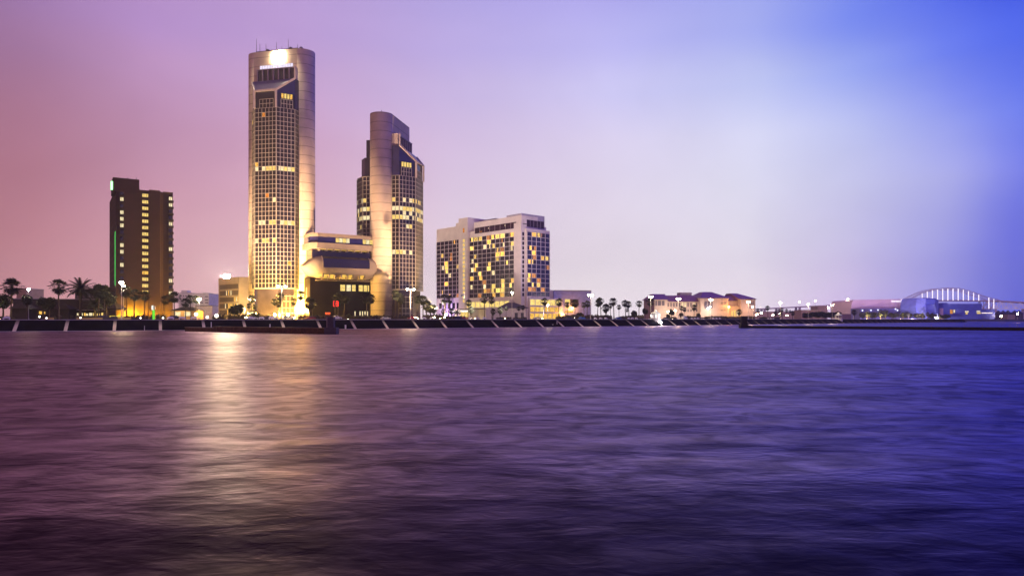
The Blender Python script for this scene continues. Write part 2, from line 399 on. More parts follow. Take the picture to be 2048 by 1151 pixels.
    for i in range(NP - 1):
        a, c = WP[i], WP[i + 1]; na, nb = NRM[i], NRM[i + 1]
        cp.prism([(a.x - na.x*1.2, a.y - na.y*1.2), (a.x + na.x*.25, a.y + na.y*.25), (c.x + nb.x*.25, c.y + nb.y*.25), (c.x - nb.x*1.2, c.y - nb.y*1.2)], LG - .3, LG + .17)
        toe.prism([(a.x + na.x*(RUN+.1), a.y + na.y*(RUN+.1)), (a.x + na.x*(RUN+1.0), a.y + na.y*(RUN+1.0)), (c.x + nb.x*(RUN+1.0), c.y + nb.y*(RUN+1.0)), (c.x + nb.x*(RUN+.1), c.y + nb.y*(RUN+.1))], -.6, .16)
    cp.build('coping', COPE, w); toe.build('toe_ledge', COPE, w)
WAVE = (.022, .10, .55)
WROUGH = (.56, .70)
WSM = (.42, .38)
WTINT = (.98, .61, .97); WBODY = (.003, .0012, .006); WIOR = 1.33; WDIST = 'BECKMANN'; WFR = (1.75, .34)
build_setting()
# ------------------------------------------------------------------ windows
def window_part(face, t, z, w, h, out, m, root, me_cache, name='window', depth=.12):
    key = (round(w, 3), round(h, 3), m.name, name)
    if key not in me_cache:
        b = MB(); b.box(-w / 2, w / 2, -depth / 2, depth / 2, -h / 2, h / 2)
        me = bpy.data.meshes.new(name); me.from_pydata(b.v, [], b.f); me.materials.append(m); me_cache[key] = me
    o = bpy.data.objects.new(name, me_cache[key]); C.objects.link(o); o.parent = root
    L = root['_loc']; q = face.p(t, out, z)
    o.location = (q[0] - L[0], q[1] - L[1], q[2] - L[2]); o.rotation_euler = (0, 0, face.ang()); return o
def grid_windows(face, t0, t1, z0, z1, nc, nr, lit, root, cache, budget, out=.02, fw=.3, fh=.35, dark=GLASS, rest=None, skip=None, mull=MULL, fd=.3, frame_mb=None, name='window'):
    """lit(c, r) -> material or None; windows are parts while the budget lasts, the rest go into `rest`"""
    cw = (t1 - t0) / nc; rh = (z1 - z0) / nr
    fm = frame_mb or MB()
    for c in range(nc + 1):
        tt = t0 + c * cw; face.blk(fm, tt - fw / 2, tt + fw / 2, -.05, fd, z0, z1)
    for r in range(nr + 1):
        zz = z0 + r * rh; face.blk(fm, t0 - fw / 2, t1 + fw / 2, -.06, fd - .03, zz - fh / 2, zz + fh / 2)
    for r in range(nr):
        for c in range(nc):
            if skip and skip(c, r): continue
            m = lit(c, r); tt = t0 + (c + .5) * cw; zz = z0 + (r + .5) * rh
            if m is not None and budget[0] > 0 or (m is None and budget[1] > 0):
                budget[0 if m is not None else 1] -= 1
                window_part(face, tt, zz, cw - fw * .6, rh - fh * .6, out, m or dark, root, cache, name)
            elif rest is not None:
                face.blk(rest[m.name if m else ''], tt - cw/2 + fw*.3, tt + cw/2 - fw*.3, out - .06, out + .06, zz - rh/2 + fh*.3, zz + rh/2 - fh*.3)
    return fm
class RestDict(dict):
    def __missing__(s, k): s[k] = MB(); return s[k]
def build_rest(rest, root, dark):
    for k, mb in rest.items():
        if mb.v: tag(mb.build('window', MATS[k] if k else dark, root), kind='stuff')
# ------------------------------------------------------------------ the pair of towers
def spot(loc, target, power, col, size=60, blend=.6, rad=.4, name='floodlight_beam', parent=None):
    d = bpy.data.lights.new(name, 'SPOT'); d.energy = power; d.color = col; d.spot_size = R(size); d.spot_blend = max(blend, .9); d.shadow_soft_size = rad
    o = bpy.data.objects.new(name, d); C.objects.link(o)
    o.rotation_euler = (Vector(target) - Vector(loc)).to_track_quat('-Z', 'Y').to_euler()
    if parent is not None:
        L = parent['_loc']; o.location = (loc[0] - L[0], loc[1] - L[1], loc[2] - L[2]); o.parent = parent
    else: o.location = loc
    return o
def point(loc, power, col, rad=.3, parent=None, name='lamp_light'):
    d = bpy.data.lights.new(name, 'POINT'); d.energy = power; d.color = col; d.shadow_soft_size = rad
    o = bpy.data.objects.new(name, d); C.objects.link(o)
    if parent is not None:
        L = parent['_loc']; o.location = (loc[0] - L[0], loc[1] - L[1], loc[2] - L[2]); o.parent = parent
    else: o.location = loc
    return o
def tower(org, sdir, ht, label, oo=1.0, side=1, litrows=(), second=False):
    F = Face(org, sdir, flip=(side < 0)); r = 5.9; L = 24.0
    c0 = F.q(12, -r)
    root = thing('office_tower', label, 'skyscraper', (c0[0], c0[1], LG))
    # core: a long slab with half-round ends
    poly = []
    for k in range(17):
        a = math.pi / 2 + math.pi * k / 16; poly.append(F.q(0 + r * math.cos(a), -r + r * math.sin(a)))
    for k in range(17):
        a = -math.pi / 2 + math.pi * k / 16; poly.append(F.q(L + r * math.cos(a), -r + r * math.sin(a)))
    b = MB(); b.prism(poly, LG - .5, ht); ob = b.build('core_wall', CONC, root)
    for pl in ob.data.polygons:
        if abs(pl.normal.z) < .5 and pl.area < 1.2 * (ht) : pl.use_smooth = True
    rf = MB(); rf.prism([F.q(x, y) for x, y in ((.5, -1.2), (L - .5, -1.2), (L - .5, -2 * r + 1.2), (.5, -2 * r + 1.2))], ht - .3, ht + .8); rf.build('roof_plant', DARKM, root)
    faces = []
    cache = {}; bud = [34, 60]; rest = RestDict()
    for sgn in ((1,) if not second else (1, -1)):
        def q(s, o): return F.q(s, o * oo if sgn > 0 else -2 * r - o * oo)
        B = [(-1, 0), (-1, 3.6), (5.8, 9.2), (17.5, 9.2), (22.2, 4.4), (22.2, 0)]
        z0 = 19.6; z1 = ht - 31.6; hhi = ht - 16.3; hlo = ht - 23.1
        zt = lambda o: hhi if o <= 3.6 else hhi + (hlo - hhi) * (o - 3.6) / 5.6
        shr = [(s_ + (.25 if s_ < 5 else -.25), max(o_ - .3, 0) if o_ > 0 else 0) for s_, o_ in B]
        g = MB()
        if sgn > 0:
            g.prism([q(*v) for v in shr], z0, hhi, zf=lambda i: zt(shr[i][1]) - .15)
        else:
            g.prism([q(*v) for v in shr], z0, ht - 31); 
            g.prism([q(*v) for v in ((0.5, 0), (.5, 3.2), (4.5, 6.3), (18, 6.3), (21, 3.6), (21, 0))], ht - 31, ht - 21.5)
            g.prism([q(*v) for v in ((2, 0), (2, 3.0), (20, 3.0), (20, 0))], ht - 21.5, ht - 12)
        g.build('glass_bay', GLASS, root)
        nr = int(round((z1 - z0) / 2.2)); fm = MB()
        def lit_of(fi):
            def lit(c, r_):
                top = nr - r_
                for (rr, pr, fs) in litrows:
                    if top == rr and fi in fs: return random.choice(WL[1:3]) if random.random() < pr else None
                return random.choice(WL) if random.random() < .008 else None
            return lit
        cols = [(0, 1, 2), (1, 2, 5), (2, 3, 6), (3, 4, 3), (4, 5, 2)]
        for fi, (i, j, nc) in enumerate(cols):
            a = Vector(q(*B[i])); c = Vector(q(*B[j])); d = c - a
            fc = Face(a, d); mid = Vector(q(11, -4)) if sgn > 0 else Vector(q(11, -4))
            if fc.n.dot((a + c) / 2 - mid) < 0: fc.n = -fc.n
            order = rest
            front = fi in (1, 2) or (fi == 0 and second)
            bb = bud if front and sgn > 0 else [10 if sgn < 0 else 6, 0]
            grid_windows(fc, .12, d.length - .12, z0, z1, nc, nr, lit_of(fi), root, cache, bb, out=-.16, fw=.21, fh=.2, rest=rest, frame_mb=fm, fd=.12)
            if sgn > 0 and fi in (1, 2):        # raised two-row section of the grid
                L_ = d.length; x0, x1 = (.7, L_ - .4 * 8.8) if fi == 1 else (1.6, L_ - 2.6)
                if fi == 1: x0, x1 = (L_ * .12, L_ * .75)
                ncx = 4
                grid_windows(fc, x0, x1, z1, z1 + 4.3, ncx, 2, lambda c_, r_: None, root, cache, [0, 0], out=-.16, fw=.2, fh=.2, rest=rest, frame_mb=fm, fd=.12)
                if fi == 1:
                    for k in range(4):
                        window_part(fc, x0 + (x1 - x0) * (k + .5) / 4, z1 + 5.9, (x1 - x0) / 4 - .4, 2.3, .02, WL[1] if k in (1, 2) or second else WL[0], root, cache)
        fm.build('mullion_grid', MULL, root)
        # edge band closing the foot of the grid
        eb = MB(); outl = [(s_ + (-.15 if s_ < 5 else .15), o_ + .18 if o_ > 0 else 0) for s_, o_ in B]
        eb.prism([q(*v) for v in outl], z0 - .55, z0 - .05); eb.build('edge_band', MULL, root)
        # glazed lobby under the bay
        lb = [(0, 0), (0, 3.0), (5.4, 8.0), (17.0, 8.0), (21, 4.0), (21, 0)]
        l = MB(); l.prism([q(*v) for v in lb], LG - .3, z0 - .55); lo = l.build('lobby', mat('lobby_glass', (.05, .035, .05), .2, .3, .2, spec=.6), root)
        lg = MB()
        a = Vector(q(*lb[1])); c = Vector(q(*lb[2])); fc = Face(a, c - a)
        if fc.n.dot(a - Vector(q(11, -4))) < 0: fc.n = -fc.n
        LL = (c - a).length
        for k in range(5): fc.blk(lg, k * LL / 4 - .08, k * LL / 4 + .08, -.05, .1, LG, z0 - 3.4)
        for zz in (LG + 3.2, LG + 5.8, LG + 9.0, LG + 11.6): fc.blk(lg, -.1, LL + .1, -.06, .08, zz - .14, zz + .14)
        lg.build('lobby_mullion', MULL, root)
        if sgn > 0:
            # sloped roof, its stone frame, and the glass cheeks
            e = .12
            rs = MB(); rp = [(-1, 3.6), (5.8, 9.2), (17.5, 9.2), (22.2, 4.4), (22.2, 3.6)]
            rs.add([(*q(s_, o_), zt(o_) + e) for s_, o_ in rp], [tuple(range(5))])
            rs.add([(*q(s_, o_), hhi + e) for s_, o_ in ((-1, 0), (-1, 3.6), (22.2, 3.6), (22.2, 0))], [(0, 1, 2, 3)])
            rs.build('sloped_roof', ROOFG, root)
            ch = MB()
            for i, j in ((1, 2), (0, 1)):
                a = q(*B[i]); c = q(*B[j])
                ch.quad((*a, z1 + 7.2 if i == 1 else z1), (*c, z1 + 7.2 if i == 1 else z1), (*c, zt(B[j][1])), (*a, zt(B[i][1])))
            ch.build('cheek_glass', BLUEG, root)
            fr = MB()
            P3 = lambda i, z, out=.25: (*q(B[i][0] + (-.15 if B[i][0] < 5 else .0), B[i][1] + out), z)
            fr.bar(P3(1, hhi), P3(2, hlo), .8, .9); fr.bar(P3(2, hlo + .3), P3(2, z1), .9, .9, up=(0, 1, 0)); fr.bar(P3(2, hlo), P3(3, hlo), .7, .9)
            fr.bar(P3(3, hlo + .3), P3(3, z1), .9, .9, up=(0, 1, 0)); fr.bar(P3(3, hlo), P3(4, zt(4.4)), .6, .8)
            fr.bar(P3(1, hhi), P3(1, ht - 10.2), .8, .9, up=(0, 1, 0))
            fr.build('roof_frame', FRAME, root)
            bd = MB(); bd.prism([q(-.4, 0), q(-.4, 2.3), q(20.6, 2.3), q(20.6, 0)], hhi + e + .02, ht - 10.4); bd.build('crown_window_band', GLASS, root)
            fn = MB()
            for k in range(8):
                ss = -.2 + k * 20.6 / 7; fn.prism([q(ss - .3, 0), q(ss - .3, 2.75), q(ss + .3, 2.75), q(ss + .3, 0)], hhi + e + .03, ht - 10.45)
            fn.prism([q(-.7, 0), q(-.7, 2.8), q(20.9, 2.8), q(20.9, 0)], ht - 10.44, ht - 10.0)
            fn.build('crown_fin', FRAME, root)
    build_rest(rest, root, GLASS)
    return root, F
TW1, F1 = tower((wx(594, 340), 340), (-.975, .22), 139.0, 'tallest tower, pale slab with rounded end, glass bay and bright white light on top', side=-1,
                litrows=((14, .85, (2, 1)), (15, .15, (2,)), (26, .9, (2, 1)), (30, .35, (2,))))
TW2, F2 = tower((wx(785, 350), 350), (.2, .98), 109.2, 'second tower with rounded concrete end facing the water, glass bays stepping down on both sides', oo=1.13, side=1,
                litrows=((6, .5, (0, 1, 2)), (8, .8, (0, 1, 2)), (9, .35, (1, 2)), (10, .7, (0, 1, 2, 3)), (18, .75, (0, 1)), (12, .2, (1, 2, 3))), second=True)
def tower_extras():
    r = TW1; F = F1
    # sign band and bright crown lamp, soft-edged lettering that cannot be read
    sg = MB(); n = 13
    for k in range(n):
        a = 2.2 + k * 1.42; F.blk(sg, a, a + 1.15, .12, .3, 129.9, 131.7)
    sg.build('sign_letter_band', emit('sign_white', (.85, .78, 1.0), 1.25, .25, .8), r)
    lg = MB(); F.blk(lg, 7.6, 12.9, .1, .5, 133.4, 137.9); lg.build('crown_lamp', emit('crown_lamp_white', (1.0, .86, .5), 380, .1, .4, lights=True), r)
    for (s_, o_, h_) in ((23.6, -1.5, 7.5), (22.6, -3, 5.5), (18.5, -2, 4.5), (16.6, -4, 2.5), (12.6, -2, 5), (10.8, -4, 3.4), (6.6, -3, 6.5), (7.6, -6, 3), (.8, -2, 3), (.2, -4, 2.6)):
        a = MB(); q = F.p(s_, o_, 139); a.tube([q, (q[0], q[1], 139 + h_)], [.14, .06], 6); a.build('antenna', DARKM, r)
    for (s_, o_) in ((17.5, -2), (4.6, -2), (-.6, -3)):
        a = MB(); q = F.p(s_, o_, 140.2); a.ball(q, .95, 10, 6, .7); a.tube([(q[0], q[1], 139), q], .12, 6); a.build('dish_antenna', mat('dish_grey', (.3, .28, .3), .5), r)
    a = MB(); q = F2.p(0, -5.9, 109); a.tube([q, (q[0], q[1], 111.6)], .15, 6); a.build('antenna', DARKM, TW2)
    warm = (1.0, .64, .24)
    # floodlights at the tower feet, and others added for the upper walls
    def flood(name_label, loc, tgt, power, size=50, col=warm):
        t = thing('floodlight', name_label, 'floodlight', loc, 'floodlights at the tower feet')
        h = MB(); h.box(loc[0] - .5, loc[0] + .5, loc[1] - .35, loc[1] + .35, loc[2] - .1, loc[2] + .55); h.build('housing', DARKM, t)
        g = MB(); g.box(loc[0] - .45, loc[0] + .45, loc[1] - .3, loc[1] + .3, loc[2] + .56, loc[2] + .66); g.build('lens', emit('flood_lens', (1, .66, .2), 260, lights=True), t)
        spot((loc[0], loc[1], loc[2] + .9), tgt, power, col, size, .7, .3, parent=t)
    c1 = F1.q(0, -5.9)
    flood('warm floodlight at the foot of the tallest tower, by its rounded end', (c1[0] - 7.5, c1[1] - 34, LG + .5), (c1[0] - .5, c1[1], 46), P1[0], 84)
    flood('added warm floodlight standing in for city light on the top of the tallest tower', (c1[0] - 11, c1[1] - 46, LG + .5), (c1[0] - 3, c1[1], 92), P1[3], 84, (1, .66, .38))  # lamp added to brighten the upper wall in place of city light
    flood('warm floodlight on the ground close to the tallest tower curved wall', (c1[0] - 1.5, c1[1] - 9.5, LG + .5), (c1[0] - 1, c1[1] + 1, 40), P1[1], 80)
    b1 = F1.q(11, 18); flood('warm floodlight in the planting before the tallest tower glass bay', (b1[0], b1[1], LG + .5), (b1[0] + 1, b1[1] + 9, 50), P1[2], 80, (1, .66, .26))
    c2 = F2.q(-2, -5.9)
    flood('warm floodlight at the foot of the second tower rounded end', (c2[0] + 34, c2[1] - 12, LG + .5), (c2[0] + 2, c2[1], 42), P2[0], 62)
    flood('added warm floodlight standing in for city light on the top of the second tower', (c2[0] + 24, c2[1] - 42, LG + .5), (c2[0], c2[1], 76), P2[2], 84, (1, .66, .38))  # also added, giving the second tower's upper wall its share of city light
    b2 = F2.q(4, 22); flood('warm floodlight in the planting before the second tower glass bay', (b2[0], b2[1] - 8, LG + .5), (b2[0] - 14, b2[1], 50), P2[1], 80, (1, .68, .28))
P1 = (170000, 5000, 90000, 900000); P2 = (150000, 60000, 420000)
tower_extras()
# ------------------------------------------------------------------ linking building between the towers
def link_building():
    F = Face((wx(626, 331), 331), (.84, .54)); o = F.q(15, -4)
    r = thing('link_building', 'low concrete building joining the two towers, with barrel-shaped front and dark lobby', 'building', (o[0], o[1], LG))
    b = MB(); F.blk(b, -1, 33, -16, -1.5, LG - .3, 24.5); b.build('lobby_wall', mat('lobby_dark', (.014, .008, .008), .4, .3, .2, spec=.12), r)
    b = MB(); F.blk(b, 0, 31, -15, -1.2, 33, 39.0); b.build('recessed_storey', GLASS, r)
    # lens-shaped barrel
    prof = [(-6, 34.9), (0, 34.9), (2.6, 34.7), (4.0, 33.6), (4.7, 31.6), (4.7, 29.2), (4.3, 27.3), (3.5, 26.2), (.9, 24.1), (-6, 23.7)]
    secs = [(-4.6, .03), (-3.2, .3), (-1.8, .55), (-.2, .78), (1.6, .94), (3.4, 1.0), (27.2, 1.0), (29.2, .94), (31, .78), (32.8, .55), (34.4, .3), (36, .03)]
    b = MB(); vs = []; n = len(prof)
    for t, sc in secs:
        for (oo, z) in prof: vs.append(F.p(t, (oo + 6) * (.45 + .55 * sc) - 6, 29.8 + (z - 29.8) * sc))
    fs = []
    for i in range(len(secs) - 1):
        for k in range(n - 1): fs.append((i*n+k, i*n+k+1, (i+1)*n+k+1, (i+1)*n+k))
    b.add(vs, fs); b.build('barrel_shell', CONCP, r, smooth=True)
    g = MB()
    pr = [(2.7, 34.75), (4.15, 33.65), (4.85, 31.6), (4.85, 29.2)]
    for (a1, z1), (a2, z2) in zip(pr[:-1], pr[1:]): g.quad(F.p(3.6, a1, z1), F.p(27, a1, z1), F.p(27, a2, z2), F.p(3.6, a2, z2))
    g.build('barrel_window', GLASS, r)
    fr = MB()
    for t in (3.4, 27.2):
        for (a1, z1), (a2, z2) in zip(pr[:-1], pr[1:]): fr.bar(F.p(t, a1, z1), F.p(t, a2, z2), .4, .35)
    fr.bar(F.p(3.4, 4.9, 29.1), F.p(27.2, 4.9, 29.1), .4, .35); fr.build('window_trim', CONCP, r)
    lt = emit('soffit_glow', (1.0, .60, .10), 1.3, .55, .4)
    for k in range(8):
        t = 3.6 + k * 3.05; fin = MB(); fin.add([F.p(t, 3.7, 26.5), F.p(t + .5, 3.7, 26.5), F.p(t + .5, 3.9, 24.4), F.p(t, 3.9, 24.4), F.p(t, .4, 23.6), F.p(t + .5, .4, 23.6)], [(0, 1, 2, 3), (3, 2, 5, 4), (0, 3, 4), (1, 5, 2)]); fin.build('soffit_fin', CONCP, r)
        if k in (0, 1, 3, 4, 6):
            g = MB(); g.add([F.p(t + .7, 3.42, 26.0), F.p(t + 2.7, 3.42, 26.0), F.p(t + 2.7, 1.05, 24.05), F.p(t + .7, 1.05, 24.05)], [(0, 1, 2, 3)]); g.build('soffit_glow_panel', lt, r)  # emissive panel: lamplight on the soffit is put into its colour
    b = MB(); F.blk(b, 1.5, 29, -3.2, 1.0, 23.2, 23.55); b.build('lower_ledge', CONCP, r)
    # parapet storey
    oct_ = lambda t0, t1, o0, o1, c: [F.q(t0, o0), F.q(t1, o0), F.q(t1, o1 - c), F.q(t1 - c, o1), F.q(t0 + c, o1), F.q(t0, o1 - c)]
    b = MB(); b.prism(oct_(-1.8, 31.5, -15, 2.8, 3.0), 38.6, 41.3); b.build('parapet', CONCP, r)
    b = MB(); b.prism(oct_(-1.0, 30.8, -15, 1.6, 2.8), 41.3, 44.4); b.build('glazed_storey', BLUEG, r)
    b = MB(); b.prism(oct_(-1.2, 31.2, -15, 2.4, 2.9), 44.4, 46.0); b.build('roof_slab', CONCP, r)
    for (a, c) in ((669, 697), (723, 743)):
        t0, t1 = F.t(a), F.t(c); k = max(2, int((t1 - t0) / 1.6))
        for i in range(k):
            w = MB(); F.blk(w, t0 + (t1 - t0) * i / k + .1, t0 + (t1 - t0) * (i + 1) / k - .1, 1.55, 1.75, 42.0, 44.1); w.build('window', WL[2] if i % 2 else WL[1], r)
    s = MB(); F.blk(s, 2, 28, -.8, 1.4, 38.3, 38.5); s.build('soffit_glow_panel', emit('soffit_soft', (1.0, .62, .16), .9, .5, .4), r)  # yellow light on this underside is put in as emission
    for k in range(8):
        fin = MB(); t = 2.5 + k * 3.5; F.blk(fin, t, t + .5, -1, 2.0, 37.6, 38.6); fin.build('bracket', CONCP, r)
    for (a, c) in ((682.5, 692), (695, 703.5), (706, 713), (719.5, 727.5), (729.5, 736), (737.5, 740)):
        t0, t1 = F.t(a), F.t(c); w = MB(); F.blk(w, t0, t1, -1.45, -1.3, 18.3, 21.4); w.build('window', random.choice(WL[1:3]), r)
    for px in (712, 722, 727, 732, 737):
        t0 = F.t(px); w = MB(); F.blk(w, t0 - .25, t0 + .25, -1.45, -1.3, LG + 1.2, LG + 4.2); w.build('door_light', WL[2], r)
link_building()
# ------------------------------------------------------------------ brown hotel on the left
def brown_hotel():
    F = Face((wx(232, 308), 308), (.83, .55)); S = Face(F.q(0, 0), (-.55, .83), flip=True)
    if S.n.dot(Vector((-1, 0))) < 0: S.n = -S.n
    o = F.q(10, -14); r = thing('brown_hotel', 'tall dark brown hotel slab with a column of small yellow windows and green light strip', 'hotel', (o[0], o[1], LG))
    zt = 63.7; T = F.t
    pl = [F.q(0, 0), F.q(T(279), 0), F.q(T(279), -.8), F.q(T(283), -.8), F.q(T(298), -.8), F.q(T(298), 0), F.q(T(320), 0), F.q(T(322), -.9), F.q(T(327), -2.0), F.q(T(347), -2.0)]
    e = F.q(T(347), -2.0); bk = (e[0] - .55 * 45, e[1] + .83 * 45); b0 = S.q(48, 0)
    b = MB(); b.prism(pl + [bk, b0], LG - .3, zt); b.build('wall', BROWN, r)
    b = MB(); b.prism([F.q(-1.2, .25), F.q(T(278.5), .25), F.q(T(278.5), -14), F.q(-1.2, -14)], zt - 2, 68.1); b.build('roof_tower', BROWN, r)
    b = MB()
    for (a, c, oo) in ((0, T(279), .12), (T(298), T(320), .12), (T(327), T(347), -1.88)): F.blk(b, a, c, oo - .2, oo, zt - .2, zt + .35)
    b.build('parapet_trim', mat('brown_trim', (.12, .075, .06), .7), r)
    cache = {}; pitch = 2.97
    for k in range(16):
        z = 61.3 - k * pitch
        if z < 8: break
        f = MB(); t0, t1 = T(284.5), T(297); F.blk(f, t0 - .15, t1 + .15, -.78, -.68, z - 1.0, z + 1.05); fo = f.build('window', mat('window_recess', (.05, .03, .025), .6), r)
        n = 3
        g = MB()
        for i in range(n):
            a = t0 + (t1 - t0) * i / n + .06; c = t0 + (t1 - t0) * (i + 1) / n - .06; F.blk(g, a, c, -.66, -.6, z - .75, z + .7)
        sub(g, 'pane', WL[1] if k != 12 else WL[0], fo)
    litL = {1, 3, 4, 5, 8, 9, 11}; litR = {0, 1, 4, 8, 13, 15}
    for (a, c, oo, lits, off) in ((240.5, 247, .06, litL, 0), (339, 345.5, -1.94, litR, -.5)):
        for k in range(16):
            z = 61.2 - k * pitch + off
            t0, t1 = T(a), T(c); w = MB(); F.blk(w, t0, t1, oo, oo + .1, z - 1.25, z + 1.1); wo = w.build('window', WL[2] if k in lits else GLASS, r)
            s = MB(); F.blk(s, (t0 + t1) / 2 - .06, (t0 + t1) / 2 + .06, oo + .1, oo + .2, z - 1.2, z + 1.05); sub(s, 'frame', DARKM, wo)
            b = MB(); F.blk(b, t0 - .4, t1 + .5, oo - .05, oo + 1.1, z - 1.6, z - 1.4)
            F.blk(b, t0 - .4, t1 + .5, oo + 1.0, oo + 1.1, z - 1.4, z - .6); b.build('balcony', BROWN2, r)
    for k in range(16):                            # side elevation bays
        z = 60.5 - k * pitch
        w = MB()
        S.blk(w, 6, 44, -.3, .12, z - .25, z + .05); w.build('floor_band', mat('brown_band', (.13, .06, .045), .8), r)
    lp = MB(); F.blk(lp, -2.0, -1.25, -1.6, .35, 62.6, 66.2); lp.build('sign_lamp', emit('green_sign', (.30, 1.0, .35), 3.0), r)
    for dt in (1.0, 3.6):
        g = MB(); S.blk(g, dt, dt + .3, .13, .3, 19.5, 44.0); g.build('light_strip', emit('green_strip', (.10, .85, .15), .9, .3, .3), r)
    for (t_, h_) in ((5, 1.5), (8.5, 1.8)):
        a = MB(); q = F.p(t_, -5, 68); a.tube([q, (q[0], q[1], 68 + h_)], .12, 6); a.build('antenna', DARKM, r)
    yel = (1.0, .56, .015)
    for px, pw in ((247, 3200), (262, 4200), (277, 4200), (306, 1500), (331, 1600)):
        q = F.p(T(px), 3.0, LG + .4)
        spot(q, (q[0] - .55 * 4.2, q[1] + .83 * 4.2, LG + 3.5), pw * HOTEL_K, yel, 100, .9, .3, name='wall_washer', parent=r)
HOTEL_K = 10
brown_hotel()
# ------------------------------------------------------------------ white hotel in the middle
def white_hotel():
    A = Face((5.9, 425), (-.68, .73), flip=True)
    if A.n.y > 0: A.n = -A.n
    Bf = Face((9.1, 425.9), (.74, .67))
    if Bf.n.y > 0: Bf.n = -Bf.n
    o = A.q(30, -20); r = thing('white_hotel', 'broad white concrete hotel with square window grid, many rooms lit yellow, beside the second tower', 'hotel', (o[0], o[1], LG))
    za = 69.0; bud = [100 - 15, 0]; cache = {}; rest = RestDict()
    b = MB()
    A.blk(b, 0, 51.2, -22, -.4, LG - .3, 63.5)                    # main wing
    b.build('wall', WHITE, r)
    b = MB(); A.blk(b, 0, 46, -20, 0, 64.0, za)
    b.build('upper_storey', WHITE, r)
    pc = MB(); A.blk(pc, -.02, 6.6, -.38, .35, LG, 64.5); pc.build('pier', WHITE, r)
    for (za_, zb_) in ((59.2, 61.2), (16.2, 18.3)):
        ft = MB(); A.blk(ft, 6.6, 51.2, -.38, .3, za_, zb_); ft.build('fascia', WHITE, r)
    # penthouse window band
    w = MB(); A.blk(w, 4.6, 45, .02, .14, 61.4, 65.2); w.build('penthouse_window', mat('penthouse_glass', (.06, .03, .05), .2, .3), r)
    mu = MB()
    for k in range(9): A.blk(mu, 4.6 + k * 5.05 - .12, 4.6 + k * 5.05 + .12, .14, .24, 61.4, 65.2)
    mu.build('penthouse_mullion', FRAME, r)
    for t_, z_ in ((15.0, 64.0), (31.0, 63.8), (39.5, 62.3), (38, 62.3)):
        g = MB(); A.blk(g, t_ - .3, t_ + .3, .15, .25, z_ - .35, z_ + .35); g.build('lit_lamp', WL[3] if t_ > 33 else WL[2], r)
    S1 = MB()
    rnd = random.Random(11)
    LITR = [{0:1,1:1,2:1,4:3,5:0,6:1,7:1,9:0}, {4:0,7:3}, {0:1,3:2,4:2,5:1,7:2,9:1}, {6:1,7:3,9:2}, {1:1,7:0,6:0}, {0:2}, {1:1,4:1,8:1}, {0:2,4:1}, {2:1,5:2}, {0:0}, {7:1,9:0}, {0:2,3:2,5:1,7:1,9:1}, {3:0,4:3,5:1,6:1,7:1}, {2:3,5:0,7:0}]
    def half(m_key): return m_key
    def la(c, rr):
        top = 13 - rr; cc = 9 - c                    # columns of the picture count from the left
        if cc in LITR[top]: return WH[LITR[top][cc]]
        return WH[rnd.choice((0, 1, 3))] if rnd.random() < .02 else None
    fm = grid_windows(A, 6.8, 51.0, 18.4, 59.1, 10, 14, la, r, cache, bud, out=-.3, fw=.22, fh=.26, rest=rest, fd=.1, dark=HPANE)
    # stair tower
    b = MB(); A.blk(b, 51.2, 61.0, -20, 1.4, LG - .3, 73.0); b.build('stair_tower', WHITE, r)
    b = MB(); A.blk(b, 34, 51.2, -19, -9, za, za + 2.6); b.build('roof_plant', mat('roof_plant_grey', (.25, .22, .3), .7), r)
    for k in range(15):
        z = 57.8 - k * 2.93 - .3
        g = MB(); A.blk(g, 54.2, 56.3, 1.42, 1.5, z - 1.0, z + 1.0); g.build('window', WL[1], r)
    g = MB(); A.blk(g, 54.6, 56.2, 1.42, 1.5, 63, 66); g.build('window', WL[3], r)
    # left wing
    b = MB(); A.blk(b, 61.0, 89.3, -20, -1.0, LG - .3, 68.6); b.build('wall', WHITE, r)
    b = MB(); A.blk(b, 61.0, 66.3, -20, -.4, 63.5, 70.6); b.build('roof_block', WHITE, r)
    A2 = Face(A.q(0, -1.0), A.d); A2.n = A.n
    def ll(c, rr):
        return WH[rnd.choice((0, 1, 1, 2, 3))] if rnd.random() < .17 else None
    grid_windows(A2, 61.4, 89.0, 19.0, 59.3, 6, 14, ll, r, cache, bud, out=.05, fw=.24, fh=.28, rest=rest, frame_mb=fm, fd=.4, dark=HPANE)
    # right wing
    b = MB(); Bf.blk(b, 0, 20.5, -16, 0, LG - .3, 60.9); b.build('wall', WHITE, r)
    K = Face((5.95, 425.05), (.74, .67)); K.n = Bf.n
    b = MB(); K.blk(b, .0, 20.4, -14, -.2, 60.0, 70.2); b.build('upper_storey', mat('upper_sky_tint', (.50, .45, .58), .7), r)  # white wall with blue sky light put into its colour
    w = MB(); K.blk(w, 1.4, 19.8, -.16, -.06, 62.2, 66.6); w.build('penthouse_window', MATS['penthouse_glass'], r)
    mu = MB()
    for k in range(7): K.blk(mu, 1.4 + k * 3.06 - .1, 1.4 + k * 3.06 + .1, -.05, .02, 62.2, 66.6)
    mu.build('penthouse_mullion', FRAME, r)
    def lr(c, rr):
        top = 13 - rr
        if (c, top) in ((1,0),(2,0),(3,0),(0,3),(1,3),(1,4),(1,5),(3,5),(4,5),(0,6),(1,6),(4,7),(0,9),(1,9),(0,10),(2,10),(1,11),(2,11),(0,12),(1,12),(3,12)): return WH[rnd.choice((0, 1, 3))]
        return None
    Bg = Face(Bf.q(0, 0), Bf.d); Bg.n = Bf.n; rest2 = RestDict()
    bud[0] = max(bud[0], 20)
    grid_windows(Bg, .3, 20.2, 18.6, 58.9, 5, 14, lr, r, cache, bud, out=.05, fw=.22, fh=.26, rest=rest2, frame_mb=fm, fd=.35, dark=HPANEB)
    fm.build('window_grid', WHITE, r)
